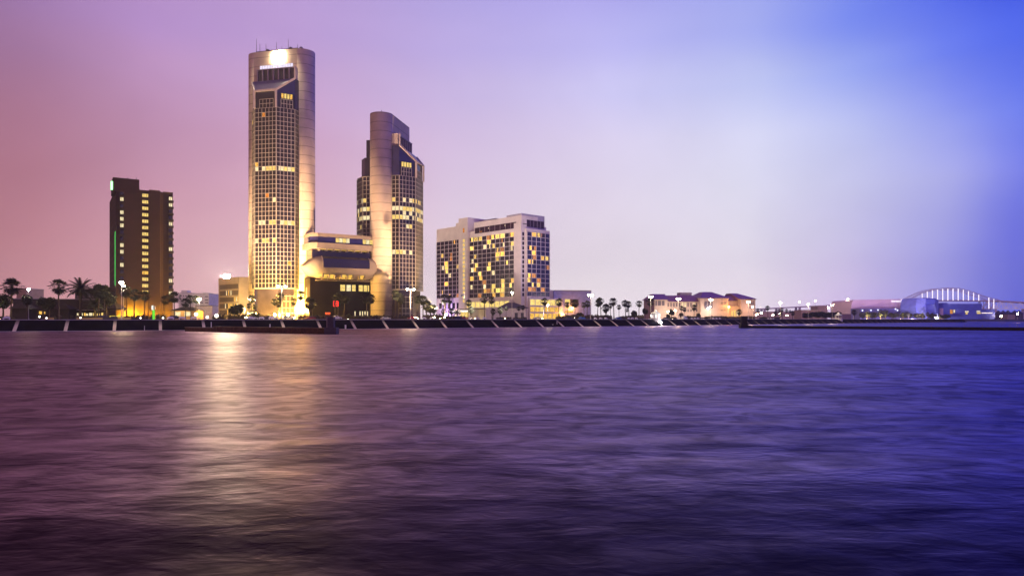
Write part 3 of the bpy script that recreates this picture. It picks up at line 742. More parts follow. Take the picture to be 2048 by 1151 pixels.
    for k in range(14):
        z = 57.3 - k * 2.9; g = MB(); S = Face(A.q(-.02, -.3), (.9, -.2)); q0 = K.q(.4, .05); q1 = K.q(2.1, .05)
        K.blk(g, .5, 2.0, .12, .2, z - 1.05, z + 1.05); rest['n'].add(g.v, g.f)
    rest_n = rest.pop('n'); tag(rest_n.build('slot_window', GLASS, r), kind='stuff')
    build_rest(rest, r, HPANE); build_rest(rest2, r, HPANEB)
    # podium
    b = MB(); A.blk(b, 7.5, 52, -.2, 3.0, LG - .3, 16.3); b.build('podium', WHITE, r)
    for k in range(9):
        t = 8.2 + k * 4.75; g = MB(); A.blk(g, t, t + 3.9, 3.02, 3.12, 12.0, 15.6); g.build('podium_window', LOBBY, r)
    b = MB(); Bf.blk(b, 1.2, 31, -14, 1.4, LG - .3, 17.6); b.build('podium', WHITE, r)
    for (z0, z1, m_, n_, t1) in ((13.0, 16.6, LOBBY, 6, 29.5), (8.9, 11.9, WL[0], 6, 28), (LG + .4, 7.8, WL[0], 7, 29.5)):
        for k in range(n_):
            t = 1.8 + k * (t1 - 1.8) / n_; g = MB(); Bf.blk(g, t, t + (t1 - 1.8) / n_ - (.45 if k % 2 else .7), 1.42, 1.52, z0, z1); g.build('podium_window', m_ if (k != 2 or m_ is LOBBY) else WL[1], r)
    # entrance canopy, brightly lit
    c = A.p(45, 17); b = MB(); A.blk(b, 40, 50, 9, 17, 9.0, 9.9); b.build('entrance_canopy', emit('canopy_white', (1, .93, .8), 1.8, .1), r)
    b = MB(); A.blk(b, 39.6, 50.4, 8.6, 17.4, 9.9, 10.3); b.build('canopy_roof', WHITE, r)
    for t in (40.5, 45, 49.5):
        g = MB(); A.blk(g, t - .3, t + .3, 15.9, 16.5, LG, 9.0); g.build('canopy_column', WHITE, r)
    g = MB(); A.blk(g, 40.5, 49.5, 9.2, 9.4, LG + .2, 8.8); g.build('entrance_glazing', WL[1], r)
    g = MB(); A.blk(g, 28, 50, 3.0, 9.5, 10.6, 11.2); g.build('terrace_roof', mat('terrace_grey', (.3, .27, .22), .7), r)
    point(A.p(45, 20, 6), 5000, (1, .7, .25), .5, parent=r)
    point(A.p(75, 6, 8), 9000, (.42, .25, 1.0), .5, parent=r, name='violet_light')
    # violet-lit ground floor of the left wing
    for k in range(5):
        t = 63 + k * 5; g = MB(); A.blk(g, t, t + 3, -.98, -.88, 11.5, 15.5); g.build('podium_window', GLASS, r)
    for (t, oo, z) in ((66, -10, 70.7), (68, -10, 70.7)):
        g = MB(); q = A.p(t, oo, z); g.tube([q, (q[0], q[1], z + 1.3)], .5, 8); g.build('roof_vent', DARKM, r)
    for (px, z, pw, cl) in ((880, 52, 170000, (1, .80, .74)), (950, 58, 210000, (1, .80, .74)), (1010, 58, 170000, (1, .80, .74)), (1085, 50, 34000, (.80, .72, 1.0))):  # floods added to brighten the facade, standing in for street light
        Zl = wall_at(px) + 8; q = (wx(px, Zl), Zl, LG + .8); tx = wx(px, Zl + 75)
        t2 = thing('added_facade_flood', 'small added floodlight on the promenade, brightening the white hotel, ' + {880: 'before its left wing', 950: 'left of the entrance canopy', 1010: 'before the pavilion', 1085: 'before the orange-lit podium'}[px], 'floodlight', (q[0], q[1], LG), 'added floodlights before the white hotel')
        g = MB(); g.box(q[0] - .3, q[0] + .3, q[1] - .2, q[1] + .2, LG, LG + .5); g.build('housing', DARKM, t2)
        g = MB(); g.box(q[0] - .25, q[0] + .25, q[1] - .15, q[1] + .15, LG + .51, LG + .56); g.build('lens', MATS['flood_lens'], t2)
        spot((q[0], q[1], LG + .8), (tx, Zl + 75, z), pw, cl, 50, .7, .4, parent=t2)
    # pavilion with hipped roof in front
    t = thing('pavilion', 'low white pavilion with grey hipped roof in front of the white hotel', 'pavilion', (wx(1022, 398), 402, LG))
    G = Face((wx(972, 402), 402), (1, .06)); G.n = Vector((.06, -1)).normalized()
    b = MB(); G.blk(b, 0, 23.5, -12, 0, LG - .3, 10.7); b.build('wall', WHITE, t)
    b = MB(); t0, t1 = 6.5, 25.5; zt = 14.2
    b.add([G.p(t0, .8, 10.7), G.p(t1, .8, 10.7), G.p(t1, -12, 10.7), G.p(t0, -12, 10.7), G.p(13, -5, zt), G.p(17, -5, zt)], [(0,1,5,4),(1,2,5),(2,3,4,5),(3,0,4),(0,3,2,1)])
    b.build('roof', mat('pavilion_roof', (.10, .09, .11), .6), t)
    for a in (17, 20.5):
        g = MB(); G.blk(g, a, a + 1.8, .02, .12, LG, 8); g.build('door', mat('door_grey', (.12, .11, .14), .6), t)
    # annex to the right
    X = Face((wx(1108, 446), 446), (1, .22)); X.n = Vector((.22, -1)).normalized()
    x = thing('concert_hall', 'plain pale box building with a few lit windows right of the white hotel', 'building', (wx(1148, 450), 455, LG))
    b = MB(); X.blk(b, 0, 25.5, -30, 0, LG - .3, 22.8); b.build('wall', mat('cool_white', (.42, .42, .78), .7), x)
    b = MB(); X.blk(b, -3.5, 0, -30, -2, LG - .3, 23.3); b.build('side_wall', WHITE, x)
    b = MB(); X.blk(b, -.2, 25.7, -.3, .2, 22.8, 23.2); b.build('roof_edge', FRAME, x)
    for (a, c, y0, y1, m_) in ((1130, 1140, 598, 606.5, WL[1]), (1130, 1138, 612, 616, WL[1]), (1130, 1146, 621, 625, WL[0])):
        Z = X.Z((a + c) / 2); g = MB(); X.blk(g, X.t(a), X.t(c), .02, .1, hz(y1, Z), hz(y0, Z)); g.build('window', m_, x)
    g = MB(); X.blk(g, X.t(1140.5), X.t(1157), .02, .08, hz(612, 450), hz(598, 450)); g.build('loggia_opening', mat('loggia_dark', (.12, .09, .11), .7), x)
    g = MB(); q = X.p(X.t(1143.5), 1.0, hz(615.5, 450)); g.ball(q, .6); g.build('wall_lamp', emit('orange_lamp', (1, .45, .06), 60, lights=True), x); point((q[0] + .2, q[1] - 1.0, q[2]), 2600, (1, .42, .08), .5, parent=x)
    q = Bf.p(30.5, 2.4, hz(628, 446)); g = MB(); g.ball(q, .5); g.build('wall_lamp', MATS['orange_lamp'], r); point((q[0], q[1] - 1.2, q[2]), 2000, (1, .42, .08), .5, parent=r)
white_hotel()
# ------------------------------------------------------------------ buildings between the hotels
def simple_block(name, label, cat, px0, px1, Z, ytop, m, depth=30, slope=0.0, zb=None):
    F = Face((wx(px0, Z), Z), (1, slope)); F.n = Vector((slope, -1)).normalized()
    t1 = F.t(px1); q = F.q(t1 / 2, -depth / 2); r = thing(name, label, cat, (q[0], q[1], LG))
    b = MB(); F.blk(b, 0, t1, -depth, 0, LG - .3, hz(ytop, Z)); b.build('wall', m, r)
    b = MB(); z = hz(ytop, Z); F.blk(b, -.15, t1 + .15, -depth - .1, .18, z, z + .35); b.build('roof_edge', FRAME, r)
    return r, F
def rects(r, F, lst, m, name='window', out=.05):
    for (a, c, y0, y1) in lst:
        Z = F.Z((a + c) / 2); g = MB(); F.blk(g, F.t(a), F.t(c), .01, out + .02, hz(y1, Z), hz(y0, Z)); g.build(name, m, r)
def office_block():
    F = Face((wx(478.5, 400), 400), (-.745, .667)); F.n = -Vector((F.d.y, -F.d.x)) if Vector((F.d.y, -F.d.x)).y > 0 else Vector((F.d.y, -F.d.x))
    G = Face((wx(478.5, 400), 400), (.80, .60)); G.n = Vector((.60, -.80))
    T1 = F.t(437); q = F.q(T1 / 2, -8); r = thing('office_block', 'beige five storey office block with rows of narrow windows behind palms, floodlit roof', 'building', (q[0], q[1], LG))
    zt = hz(553.2, 400)
    e = G.q(G.t(500), 0); c0 = F.q(T1, 0)
    b = MB(); b.prism([F.q(0, 0), e, (e[0] - 20, e[1] + 18), (c0[0] + 4, c0[1] + 14), c0], LG - .3, zt); b.build('wall', BEIGE, r)
    rnd = random.Random(5); n = 17; cnt = 0
    for row in range(5):
        z = zt - 5.2 - row * 3.85
        bd = MB(); F.blk(bd, T1 * .04, T1 * .96, .0, .12, z - 1.9, z - 1.6); bd.build('floor_band', mat('beige_band', (.5, .37, .22), .8), r)
        for k in range(n):
            a = T1 * (.05 + .9 * k / n); lit = (row in (1, 3) and rnd.random() < .6 and k < 12) or (row == 2 and k < 4) or (row == 4 and rnd.random() < .3)
            g = MB(); F.blk(g, a, a + T1 * .9 / n * .6, .04, .14, z - 1.5, z + 1.2); g.build('window', WL[rnd.choice((0, 2))] if lit else mat('window_brown', (.06, .04, .03), .3), r)
    t = thing('roof_floodlight', 'very bright white floodlight on the roof edge of the beige office block', 'floodlight', (wx(453, 418), 420, zt))
    q = (wx(453, 417), 417, hz(552.5, 417))
    g = MB(); g.box(q[0] - 1.6, q[0] + 1.6, q[1] - .2, q[1] + .5, q[2] - .9, q[2] + 1.0); g.build('lamp_panel', emit('roof_flood_white', (1.0, .84, .56), ROOF_E, lights=True), t)
    g = MB(); g.tube([(q[0], q[1] + .6, zt), (q[0], q[1] + .6, q[2])], .15); g.build('bracket', DARKM, t)
    point((q[0], q[1] - 1.2, q[2]), 30000, (1, .85, .7), .8, parent=t)
    for px in (440, 462): spot((wx(px, 372), 372, LG + .6), (wx(px, 410), 410, 16), 42000, (1, .70, .30), 80, .8, .4, name='added_wall_fill', parent=r)  # spots added to warm the wall, standing in for nearby street lamps
    spot((wx(492, 372), 378, LG + .6), (wx(490, 405), 405, 16), 20000, (1, .70, .30), 80, .8, .4, name='added_wall_fill', parent=r)
ROOF_E = 6000
office_block()
r, F = simple_block('far_white_building', 'pale distant building with roof box left of the lit white block', 'building', 357, 384, 640, 586, mat('far_white', (.85, .72, .70), .8), slope=.1)
rects(r, F, [(361 + 5 * i, 363 + 5 * i, 590, 592.5) for i in range(4)] + [(361 + 5 * i, 363 + 5 * i, 597, 600) for i in range(4)], MATS['window_brown'])
b = MB(); F.blk(b, F.t(359), F.t(371), -14, -4, hz(586, 640), hz(580, 640)); b.build('roof_box', MATS['far_white'], r)
r, F = simple_block('clinic_building', 'pale stepped building behind the bright street lamp', 'building', 384, 418, 600, 587, mat('clinic_white', (.85, .74, .70), .8), slope=.05)
rects(r, F, [(410, 416.5, 592, 594), (410, 416.5, 598, 600), (410, 416.5, 604, 606), (399, 406, 604, 606)], mat('window_grey', (.2, .16, .17), .4))
b = MB(); F.blk(b, F.t(402), F.t(412), -14, -4, hz(587, 600), hz(584.5, 600)); b.build('roof_box', MATS['far_white'], r)
r, F = simple_block('low_beige_hall', 'low beige hall in front of the pale stepped building', 'building', 390, 425, 520, 611, mat('low_beige', (.80, .62, .50), .8), 18)
rects(r, F, [(392, 425, 610.5, 611.5)], MATS['window_brown'], 'roof_trim', .6)
r, F = simple_block('beige_rooftop_house', 'small beige building top behind the leftmost palm', 'building', 33, 52, 420, 577, mat('house_beige', (.45, .28, .22), .8), 16)
r, F = simple_block('dark_office', 'dark flat-roofed office building behind palms left of the brown hotel', 'building', 150, 214, 390, 578, BROWN2, 30, .1)
rects(r, F, [(154 + 6 * i, 157 + 6 * i, 592, 594.5) for i in range(8)], emit('dim_pink_room', (.7, .35, .4), .16, .3))
r, F = simple_block('convention_building', 'long low dark brown building with glowing yellow shop windows behind the palms at left', 'building', 26, 222, 330, 597.5, mat('dusky_brown', (.06, .042, .036), .8, .2, .2), 30, .45)
rects(r, F, [(34.5, 49, 622, 628)], WL[3]); rects(r, F, [(78, 84, 622, 628), (86, 97, 623, 627.5)], WL[0])
rnd = random.Random(3); x = 102.0
while x < 206:
    w_ = rnd.uniform(3, 7); rects(r, F, [(x, x + w_, 625.5 + rnd.uniform(-1, 1), 631)], WL[rnd.choice((0, 1, 1, 2))]); x += w_ + rnd.uniform(.6, 2.5)
b = MB(); F.blk(b, F.t(100), F.t(212), 0, 3.2, hz(620.5, 350), hz(619.5, 350)); b.build('awning', FRAME, r)
for (a, c, ya, yb) in ((28, 68, 604, 617), (95, 150, 606, 618)):
    Z = 318 + (a - 28) * .2; t = thing('hip_roof_kiosk', 'dark hipped-roof kiosk in front of the low brown building, ' + ('leftmost, by the orange window' if a == 28 else 'right of the shortest palm'), 'kiosk', (wx((a + c) / 2, Z), Z, LG))
    b = MB(); x0, x1 = wx(a, Z), wx(c, Z); zt, ze = hz(ya, Z), hz(yb, Z); xm = (x0 + x1) / 2
    b.add([(x0, Z - 4, ze), (x1, Z - 4, ze), (x1, Z + 4, ze), (x0, Z + 4, ze), (xm - 1.5, Z, zt), (xm + 1.5, Z, zt)], [(0,1,5,4),(1,2,5),(2,3,4,5),(3,0,4),(0,3,2,1)]); b.build('roof', BROWN2, t)
    b = MB(); b.box(x0 + 1, x1 - 1, Z - 3, Z + 3, LG, ze); b.build('wall', BROWN2, t)
def hut(px0, px1, Z, yt, ye, label):
    t = thing('thatched_hut', label, 'hut', (wx((px0 + px1) / 2, Z), Z, LG)); x0, x1 = wx(px0, Z), wx(px1, Z); zt, ze = hz(yt, Z), hz(ye, Z); xm = (x0 + x1) / 2
    b = MB(); b.add([(x0, Z - 4, ze), (x1, Z - 4, ze), (x1, Z + 4, ze), (x0, Z + 4, ze), (xm, Z, zt)], [(0,1,4),(1,2,4),(2,3,4),(3,0,4),(0,3,2,1)]); b.build('roof', mat('thatch', (.07, .05, .04), .9, .3, 2), t)
    b = MB(); b.box(x0 + .3, x1 - .3, Z - 3.8, Z + 3.8, ze - .5, ze - .02); b.build('eave_beam', BROWN2, t)
    for x in (x0 + .8, xm, x1 - .8):
        b = MB(); b.tube([(x, Z - 3.3, LG), (x, Z - 3.3, ze)], .18, 6); b.build('post', BROWN2, t)
    b = MB(); b.box(x0 + 1, x1 - 1, Z + 2.8, Z + 3, LG + 1.0, LG + 1.8); b.build('lit_bar', emit('bar_yellow', (1, .75, .1), 1.2, .5, 1), t)
hut(207, 244, 300, 600, 617, 'hut with pointed dark roof at the foot of the brown hotel, by the street lamp')
t = thing('low_house', 'low house with dark hipped roof and lit windows right of the brown hotel', 'house', (wx(365, 310), 314, LG))
Z = 312; x0, x1 = wx(343, Z), wx(391, Z)
b = MB(); b.box(x0, x1, Z, Z + 8, LG, hz(621, Z)); b.build('wall', mat('ochre_wall', (.45, .28, .12), .8), t)
b = MB(); b.add([(x0 - .8, Z - .8, hz(621, Z)), (x1 + .8, Z - .8, hz(621, Z)), (x1 + .8, Z + 9, hz(621, Z)), (x0 - .8, Z + 9, hz(621, Z)), (x0 + 3, Z + 4, hz(613, Z)), (x1 - 3, Z + 4, hz(613, Z))], [(0,1,5,4),(1,2,5),(2,3,4,5),(3,0,4),(0,3,2,1)]); b.build('roof', BROWN2, t)
for (a, c) in ((350, 361), (369, 381)):
    g = MB(); g.box(wx(a, Z), wx(c, Z), Z - .12, Z - .02, hz(631.5, Z), hz(623, Z)); w_ = g.build('window', WL[2], t)
point((wx(362, Z), Z - 4, 8), 1500, (1, .7, .3), .4, parent=t)
# ------------------------------------------------------------------ mansard-roofed government building
def mansard():
    r = thing('hip_roof_building', 'long pinkish stone building with purple slate hipped roofs and three pavilions', 'building', (wx(1400, 560), 575, LG))
    Zf = 548; F = Face((wx(1305, Zf), Zf), (1, .12)); F.n = Vector((.12, -1)).normalized(); T = F.t
    def Zat(px): return F.Z(px)
    def wing(a, c, ye, out, yr=None, ra=None, rc=None, depth=22):
        Z = Zat((a + c) / 2); ze = hz(ye, Z); b = MB(); F.blk(b, T(a), T(c), -depth, out, LG - .3, ze); b.build('wall', PINKW, r)
        co = MB(); F.blk(co, T(a) - .3, T(c) + .3, out - .3, out + .35, ze - .9, ze - .4); F.blk(co, T(a) - .1, T(c) + .1, out - .3, out + .2, hz(618, Z), hz(617, Z)); co.build('cornice', mat('cornice_stone', (.66, .52, .45), .8), r)
        if yr:
            zt = hz(yr, Z); e = 1.3; m_ = -depth / 2
            b = MB(); b.add([F.p(T(a) - e, out + e, ze), F.p(T(c) + e, out + e, ze), F.p(T(c) + e, -depth - e, ze), F.p(T(a) - e, -depth - e, ze),
                             F.p(T(ra), m_ + 4, zt), F.p(T(rc), m_ + 4, zt), F.p(T(rc), m_ - 4, zt), F.p(T(ra), m_ - 4, zt)],
                            [(0,1,5,4),(1,2,6,5),(2,3,7,6),(3,0,4,7),(4,5,6,7),(0,3,2,1)]); b.build('roof', ROOFP, r)
    wing(1332, 1398, 602.5, 0, 590, 1338, 1392, 20)
    wing(1452, 1478, 601, -1, 591, 1450, 1480, 20)
    wing(1306, 1332, 598.7, 3.5, 586.8, 1313, 1336, 24)
    wing(1397, 1452, 596, 4.5, 582.6, 1415, 1432, 26)
    wing(1476, 1505, 598, 5.0, 585.6, 1470, 1484, 26)
    b = MB(); F.blk(b, T(1368), T(1391), -16, -8, hz(592, 560), hz(584.5, 560)); b.build('roof_box', mat('roof_box_lilac', (.45, .38, .5), .7), r)
    dk = mat('window_slate', (.14, .11, .15), .35)
    def wins(lst, out, m_):
        for (a, c, y0, y1) in lst:
            Z = Zat((a + c) / 2); g = MB(); F.blk(g, T(a), T(c), out + .02, out + .12, hz(y1, Z), hz(y0, Z)); g.build('window', m_, r)
    rows = []
    for k in range(11):
        x = 1335 + k * 5.7; wins([(x, x + 2.6, 605, 613)], 0, WL[2] if k in (5, 6, 9) else dk)
        if k > 5: wins([(x, x + 2.6, 618.5, 623)], 0, dk)
    wins([(1308, 1311, 600.5, 611), (1313, 1319, 600.5, 611), (1321, 1326, 600.5, 611)], 3.5, dk)
    wins([(1404.5, 1410, 602, 617), (1411, 1416, 602, 617), (1417, 1420.5, 602, 617), (1404, 1409, 598, 599.6), (1418, 1421, 598, 599.6)], 4.5, dk)
    for x in (1437, 1440, 1443, 1446):
        wins([(x, x + 1.5, 597.6, 600), (x, x + 1.5, 603.5, 609), (x, x + 1.5, 615.5, 621.5)], 4.5, dk)
    for x in (1490, 1493, 1496, 1499): wins([(x, x + 2, 604, 609.5), (x, x + 2, 612.5, 618), (x, x + 2, 600, 601.5)], 5.0, dk)
    wins([(1456, 1458.5, 604, 609.5)], -1, dk)
    # lit entrance
    b = MB(); F.blk(b, T(1453), T(1477), -1, 3, LG, hz(612, Zat(1465))); b.build('entrance_block', mat('entrance_stone', (.66, .48, .33), .8), r)
    wins([(1459.5, 1463, 621, 631), (1465, 1468, 620, 631.5)], 3, WL[1]); wins([(1470, 1474, 622, 631)], 3, WL[2])
    for (px, py, pw, cl) in ((1460, 626, 2500, (1, .65, .12)), (1340, 622, 9000, (1, .8, .55)), (1365, 622, 7000, (1, .8, .55)), (1412, 626, 9000, (1, .82, .6)), (1449, 614, 6000, (1, .45, .12)), (1489, 620, 5000, (1, .6, .35)), (1390, 628, 6000, (1, .75, .5)), (1320, 622, 5000, (1, .85, .6))):
        q = F.p(T(px), 12, hz(py, Zf)); point(q, pw * MANS_K, cl, .6, parent=r)
    for (px, py, oo, k) in ((1408, 616.5, 8, 0), (1412.5, 613, 8, 0), (1495, 613.5, 9, 0), (1449, 613.5, 8, 1)):
        q = F.p(T(px), oo, hz(py, Zf)); t = thing('yard_lamp', ('orange' if k else 'white') + ' lamp on a short pole before the purple-roofed building, near picture column %s' % {1408: 'left of the twin white flagpoles', 1412: 'between the central windows', 1495: 'before the right pavilion', 1449: 'beside the lit entrance'}[int(px)], 'lamp', (q[0], q[1], LG), 'yard lamps before the purple-roofed building')
        t['label'] = ('orange' if k else 'white') + ' lamp on a pole ' + {1408: 'before the middle pavilion, lower of two', 1412: 'before the middle pavilion, upper of two', 1495: 'before the right pavilion with purple roof', 1449: 'beside the lit entrance of the purple-roofed building'}[int(px)]
        g = MB(); g.tube([(q[0], q[1], LG), (q[0], q[1], q[2])], .12, 6); g.build('pole', POLE, t)
        g = MB(); g.ball(q, .75); g.build('bulb', MATS['orange_lamp'] if k else emit('yard_white', (1, .92, .85), 14), t)
MANS_K = .45
mansard()
# ------------------------------------------------------------------ far right: hall, museum, bridge
def far_right():
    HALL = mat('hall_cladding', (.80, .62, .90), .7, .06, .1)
    Z = 930; r = thing('exhibition_hall', 'large pale violet hall with curved left roof edge and white sign on the right', 'hall', (wx(1770, Z), Z + 30, LG))
    prof = [(1702, 637), (1702.3, 615), (1704, 604), (1706.5, 600.3), (1710, 599.2), (1838, 596.8), (1838, 637)]
    b = MB(); n = len(prof); vs = [(wx(a, Z), Z, max(hz(y, Z), LG - .3)) for a, y in prof] + [(wx(a, Z), Z + 60, max(hz(y, Z), LG - .3)) for a, y in prof]
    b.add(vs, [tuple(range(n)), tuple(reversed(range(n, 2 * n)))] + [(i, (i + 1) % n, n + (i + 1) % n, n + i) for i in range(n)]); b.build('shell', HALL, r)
    for k in range(9):
        b = MB(); a = 1783 + k * 4.4; b.box(wx(a, Z), wx(a + 3.6, Z), Z - .6, Z - .2, hz(603.6, Z), hz(600.6, Z)); b.build('sign_letter', emit('hall_sign', (.95, .86, 1), 1.3, .2, .2), r)
    b = MB(); b.box(wx(1803.5, Z), wx(1808.5, Z), Z - 1.1, Z - .65, hz(603.4, Z), hz(598, Z)); b.build('sign_lamp', emit('hall_sign_lamp', (1, .95, .95), 9), r)
    for k, px in enumerate((1725, 1775, 1815)):
        spot((wx(px, 800), 790, LG + 1), (wx(px, 930), 930, 22), 110000, (.78, .55, 1.0), 120, .8, .5, name='hall_flood', parent=r)
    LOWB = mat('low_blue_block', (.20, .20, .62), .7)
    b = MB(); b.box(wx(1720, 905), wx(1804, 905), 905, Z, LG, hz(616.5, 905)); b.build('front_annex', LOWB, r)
    for k, (a, y) in enumerate(((1725, 620.5), (1742, 620), (1756, 619.5), (1791, 617.5), (1795, 620))):
        t = thing('wall_lamp', 'lamp', 'lamp', (wx(a, 904), 904.5, hz(y, 904)), 'lamps on the hall annex')
        t['label'] = 'small white lamp on the blue annex of the violet hall, ' + ('leftmost', 'second from the left', 'middle one', 'highest of all', 'rightmost')[k]
        b = MB(); b.ball((wx(a, 904), 904, hz(y, 904)), .9); b.build('bulb', emit('annex_lamp', (.8, .82, 1), 2.2), t)
        b = MB(); b.box(wx(a, 904) - .15, wx(a, 904) + .15, 904.2, 905.1, hz(y, 904) - .2, hz(y, 904) + .2); b.build('bracket', DARKM, t)
    # faceted museum
    Zm = 860; m = thing('faceted_museum', 'angular blue-grey museum with folded walls in front of the bridge', 'museum', (wx(1855, Zm), Zm + 15, LG))
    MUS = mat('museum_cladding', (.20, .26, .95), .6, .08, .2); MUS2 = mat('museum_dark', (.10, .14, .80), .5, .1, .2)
    def V(px, py, dz=0): return (wx(px, Zm + dz), Zm + dz, max(hz(py, Zm + dz), LG - .2))
    b = MB()
    front = [V(1833, 627, 4), V(1836, 637, 4), V(1831, 609, 6), V(1834, 597.5, 6), V(1840, 595.3, 2), V(1858, 595.3, 0), V(1862, 597.2, 0), V(1870, 596, 2), V(1877, 599.5, 6), V(1877, 637, 6),
             V(1851, 609, -5), V(1855, 637, -2), V(1869, 608, -3), V(1852, 597.5, -3), V(1871, 599, -2)]
    b.add(front, [(0, 1, 11, 10, 2), (2, 10, 13, 4, 3), (4, 13, 14, 7, 6, 5), (10, 11, 9, 12), (14, 12, 9, 8, 7)])
    n = 15; back = [(x, Zm + 40, z) for (x, y, z) in front[:10]]
    b.add([front[i] for i in (1, 0, 2, 3, 4, 5, 6, 7, 8, 9)] + [(x, Zm + 40, z) for (x, y, z) in [front[i] for i in (1, 0, 2, 3, 4, 5, 6, 7, 8, 9)]],
          [(i, i + 1, 11 + i, 10 + i) for i in range(9)])
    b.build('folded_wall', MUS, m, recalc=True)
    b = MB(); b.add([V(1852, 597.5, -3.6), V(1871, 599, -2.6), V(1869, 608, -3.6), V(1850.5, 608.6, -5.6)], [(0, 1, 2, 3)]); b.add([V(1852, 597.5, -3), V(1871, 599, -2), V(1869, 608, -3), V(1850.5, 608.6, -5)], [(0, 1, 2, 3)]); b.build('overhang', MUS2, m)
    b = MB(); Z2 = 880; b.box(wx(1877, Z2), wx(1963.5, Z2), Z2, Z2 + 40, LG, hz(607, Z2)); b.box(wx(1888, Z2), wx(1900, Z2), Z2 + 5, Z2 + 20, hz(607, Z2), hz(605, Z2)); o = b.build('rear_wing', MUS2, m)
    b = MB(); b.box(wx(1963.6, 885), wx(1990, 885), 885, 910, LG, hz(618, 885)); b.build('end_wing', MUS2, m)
    b = MB(); b.box(wx(1879, 879), wx(1886, 879), 878.5, 879.9, LG, hz(616, 879)); b.build('pillar', HALL, m)
    for (a, c, y0, y1, mm) in ((1900, 1905, 619, 627, WL[3]), (1907, 1909.5, 619, 625, WL[2]), (1930, 1937, 621.5, 624, WL[2]), (1931, 1935, 625, 628, WL[1]), (1953, 1960, 621, 623.4, WL[2]), (1953.5, 1961, 624.5, 627, WL[1])):
        b = MB(); b.box(wx(a, Z2), wx(c, Z2), Z2 - .5, Z2 - .1, hz(y1, Z2), hz(y0, Z2)); b.build('window', mm, m)
    for k in range(9):
        b = MB(); a = 1964.5 + k * 2.5; b.ball((wx(a, 883), 883.5, hz(625.5, 883)), .55); b.build('string_light', emit('string_light_warm', (1, .8, .6), 2.2), m)
    # the bridge
    Zb = 1550; D = 24; br = thing('arch_bridge', 'steel arch bridge with white-lit hangers and trussed approaches on the right horizon', 'bridge', (wx(1905, Zb), Zb, LG))
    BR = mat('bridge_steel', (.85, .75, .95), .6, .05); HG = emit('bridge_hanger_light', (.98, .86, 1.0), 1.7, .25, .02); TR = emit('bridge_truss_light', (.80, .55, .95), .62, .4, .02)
    up = [(1819, 596.5), (1825, 594), (1831.7, 590.5), (1841, 586), (1851, 582), (1861, 579.3), (1872, 577.3), (1885, 576), (1897, 575.5), (1905, 575.4), (1916, 575.8), (1925.5, 577.5), (1936, 580.2), (1946.5, 583.8), (1956.7, 587.5), (1967, 591), (1977, 594.3), (1987, 597), (2000, 599.3)]
    lo = [(a, y + 1.9 + max(0, 1.6 - abs(a - 1905) / 60)) for a, y in up]
    deckp = [(1500, 619), (1560, 615.5), (1640, 611.5), (1700, 608.5), (1760, 606), (1820, 602.5), (1875, 600.8), (1920, 600.4), (1965, 600.9), (2000, 601.7), (2048, 604.2), (2110, 608.5)]
    for dy in (0, D):
        a = MB()
        for q0, q1 in zip(up[:-1], up[1:]): a.bar(pt(q0[0], Zb, hz(q0[1], Zb))[:1] + (Zb + dy, hz(q0[1], Zb)), (wx(q1[0], Zb), Zb + dy, hz(q1[1], Zb)), 1.0, .8)
        for q0, q1 in zip(lo[1:-1], lo[2:]): a.bar((wx(q0[0], Zb), Zb + dy, hz(q0[1], Zb)), (wx(q1[0], Zb), Zb + dy, hz(q1[1], Zb)), .8, .7)
        for k in range(1, len(up) - 1):
            a.bar((wx(up[k][0], Zb), Zb + dy, hz(up[k][1], Zb)), (wx(lo[k][0], Zb), Zb + dy, hz(lo[k][1], Zb)), .5); a.bar((wx(up[k][0], Zb), Zb + dy, hz(up[k][1], Zb)), (wx(lo[k + 1][0], Zb), Zb + dy, hz(lo[k + 1][1], Zb)), .5)
        a.build('arch', BR, br)
        a = MB()
        for q0, q1 in zip(deckp[:-1], deckp[1:]): a.bar((wx(q0[0], Zb), Zb + dy, hz(q0[1], Zb)), (wx(q1[0], Zb), Zb + dy, hz(q1[1], Zb)), 1.6, 2.6)
        a.build('deck_girder', BR, br)
    dk = MB()
    for q0, q1 in zip(deckp[:-1], deckp[1:]):
        z0, z1 = hz(q0[1], Zb), hz(q1[1], Zb); dk.add([(wx(q0[0], Zb), Zb, z0 + .4), (wx(q1[0], Zb), Zb, z1 + .4), (wx(q1[0], Zb), Zb + D, z1 + .4), (wx(q0[0], Zb), Zb + D, z0 + .4)], [(0, 1, 2, 3)])
    dk.build('deck', mat('bridge_deck', (.2, .2, .25), .8), br)
    def yd(px):
        for q0, q1 in zip(deckp[:-1], deckp[1:]):
            if q0[0] <= px <= q1[0]: return q0[1] + (q1[1] - q0[1]) * (px - q0[0]) / (q1[0] - q0[0])
    def ya(px):
        for q0, q1 in zip(up[:-1], up[1:]):
            if q0[0] <= px <= q1[0]: return q0[1] + (q1[1] - q0[1]) * (px - q0[0]) / (q1[0] - q0[0])
    for k in range(-1, 11):
        px = 1854.3 + 10.28 * k
        a = MB(); x = wx(px, Zb); a.tube([(x, Zb - .6, hz(yd(px), Zb)), (x, Zb - .6, hz(ya(px) + 1.5, Zb))], .95, 6); a.build('hanger', HG, br)
        a = MB(); a.tube([(x, Zb + D, hz(yd(px), Zb)), (x, Zb + D, hz(ya(px) + 1.5, Zb))], .3, 6); a.build('hanger', BR, br)
    for px in (1977.3, 1987.2):
        a = MB(); x = wx(px, Zb); a.tube([(x, Zb - .6, hz(617, Zb)), (x, Zb - .6, hz(ya(px) + .6, Zb))], .95, 6); a.build('hanger', HG, br)
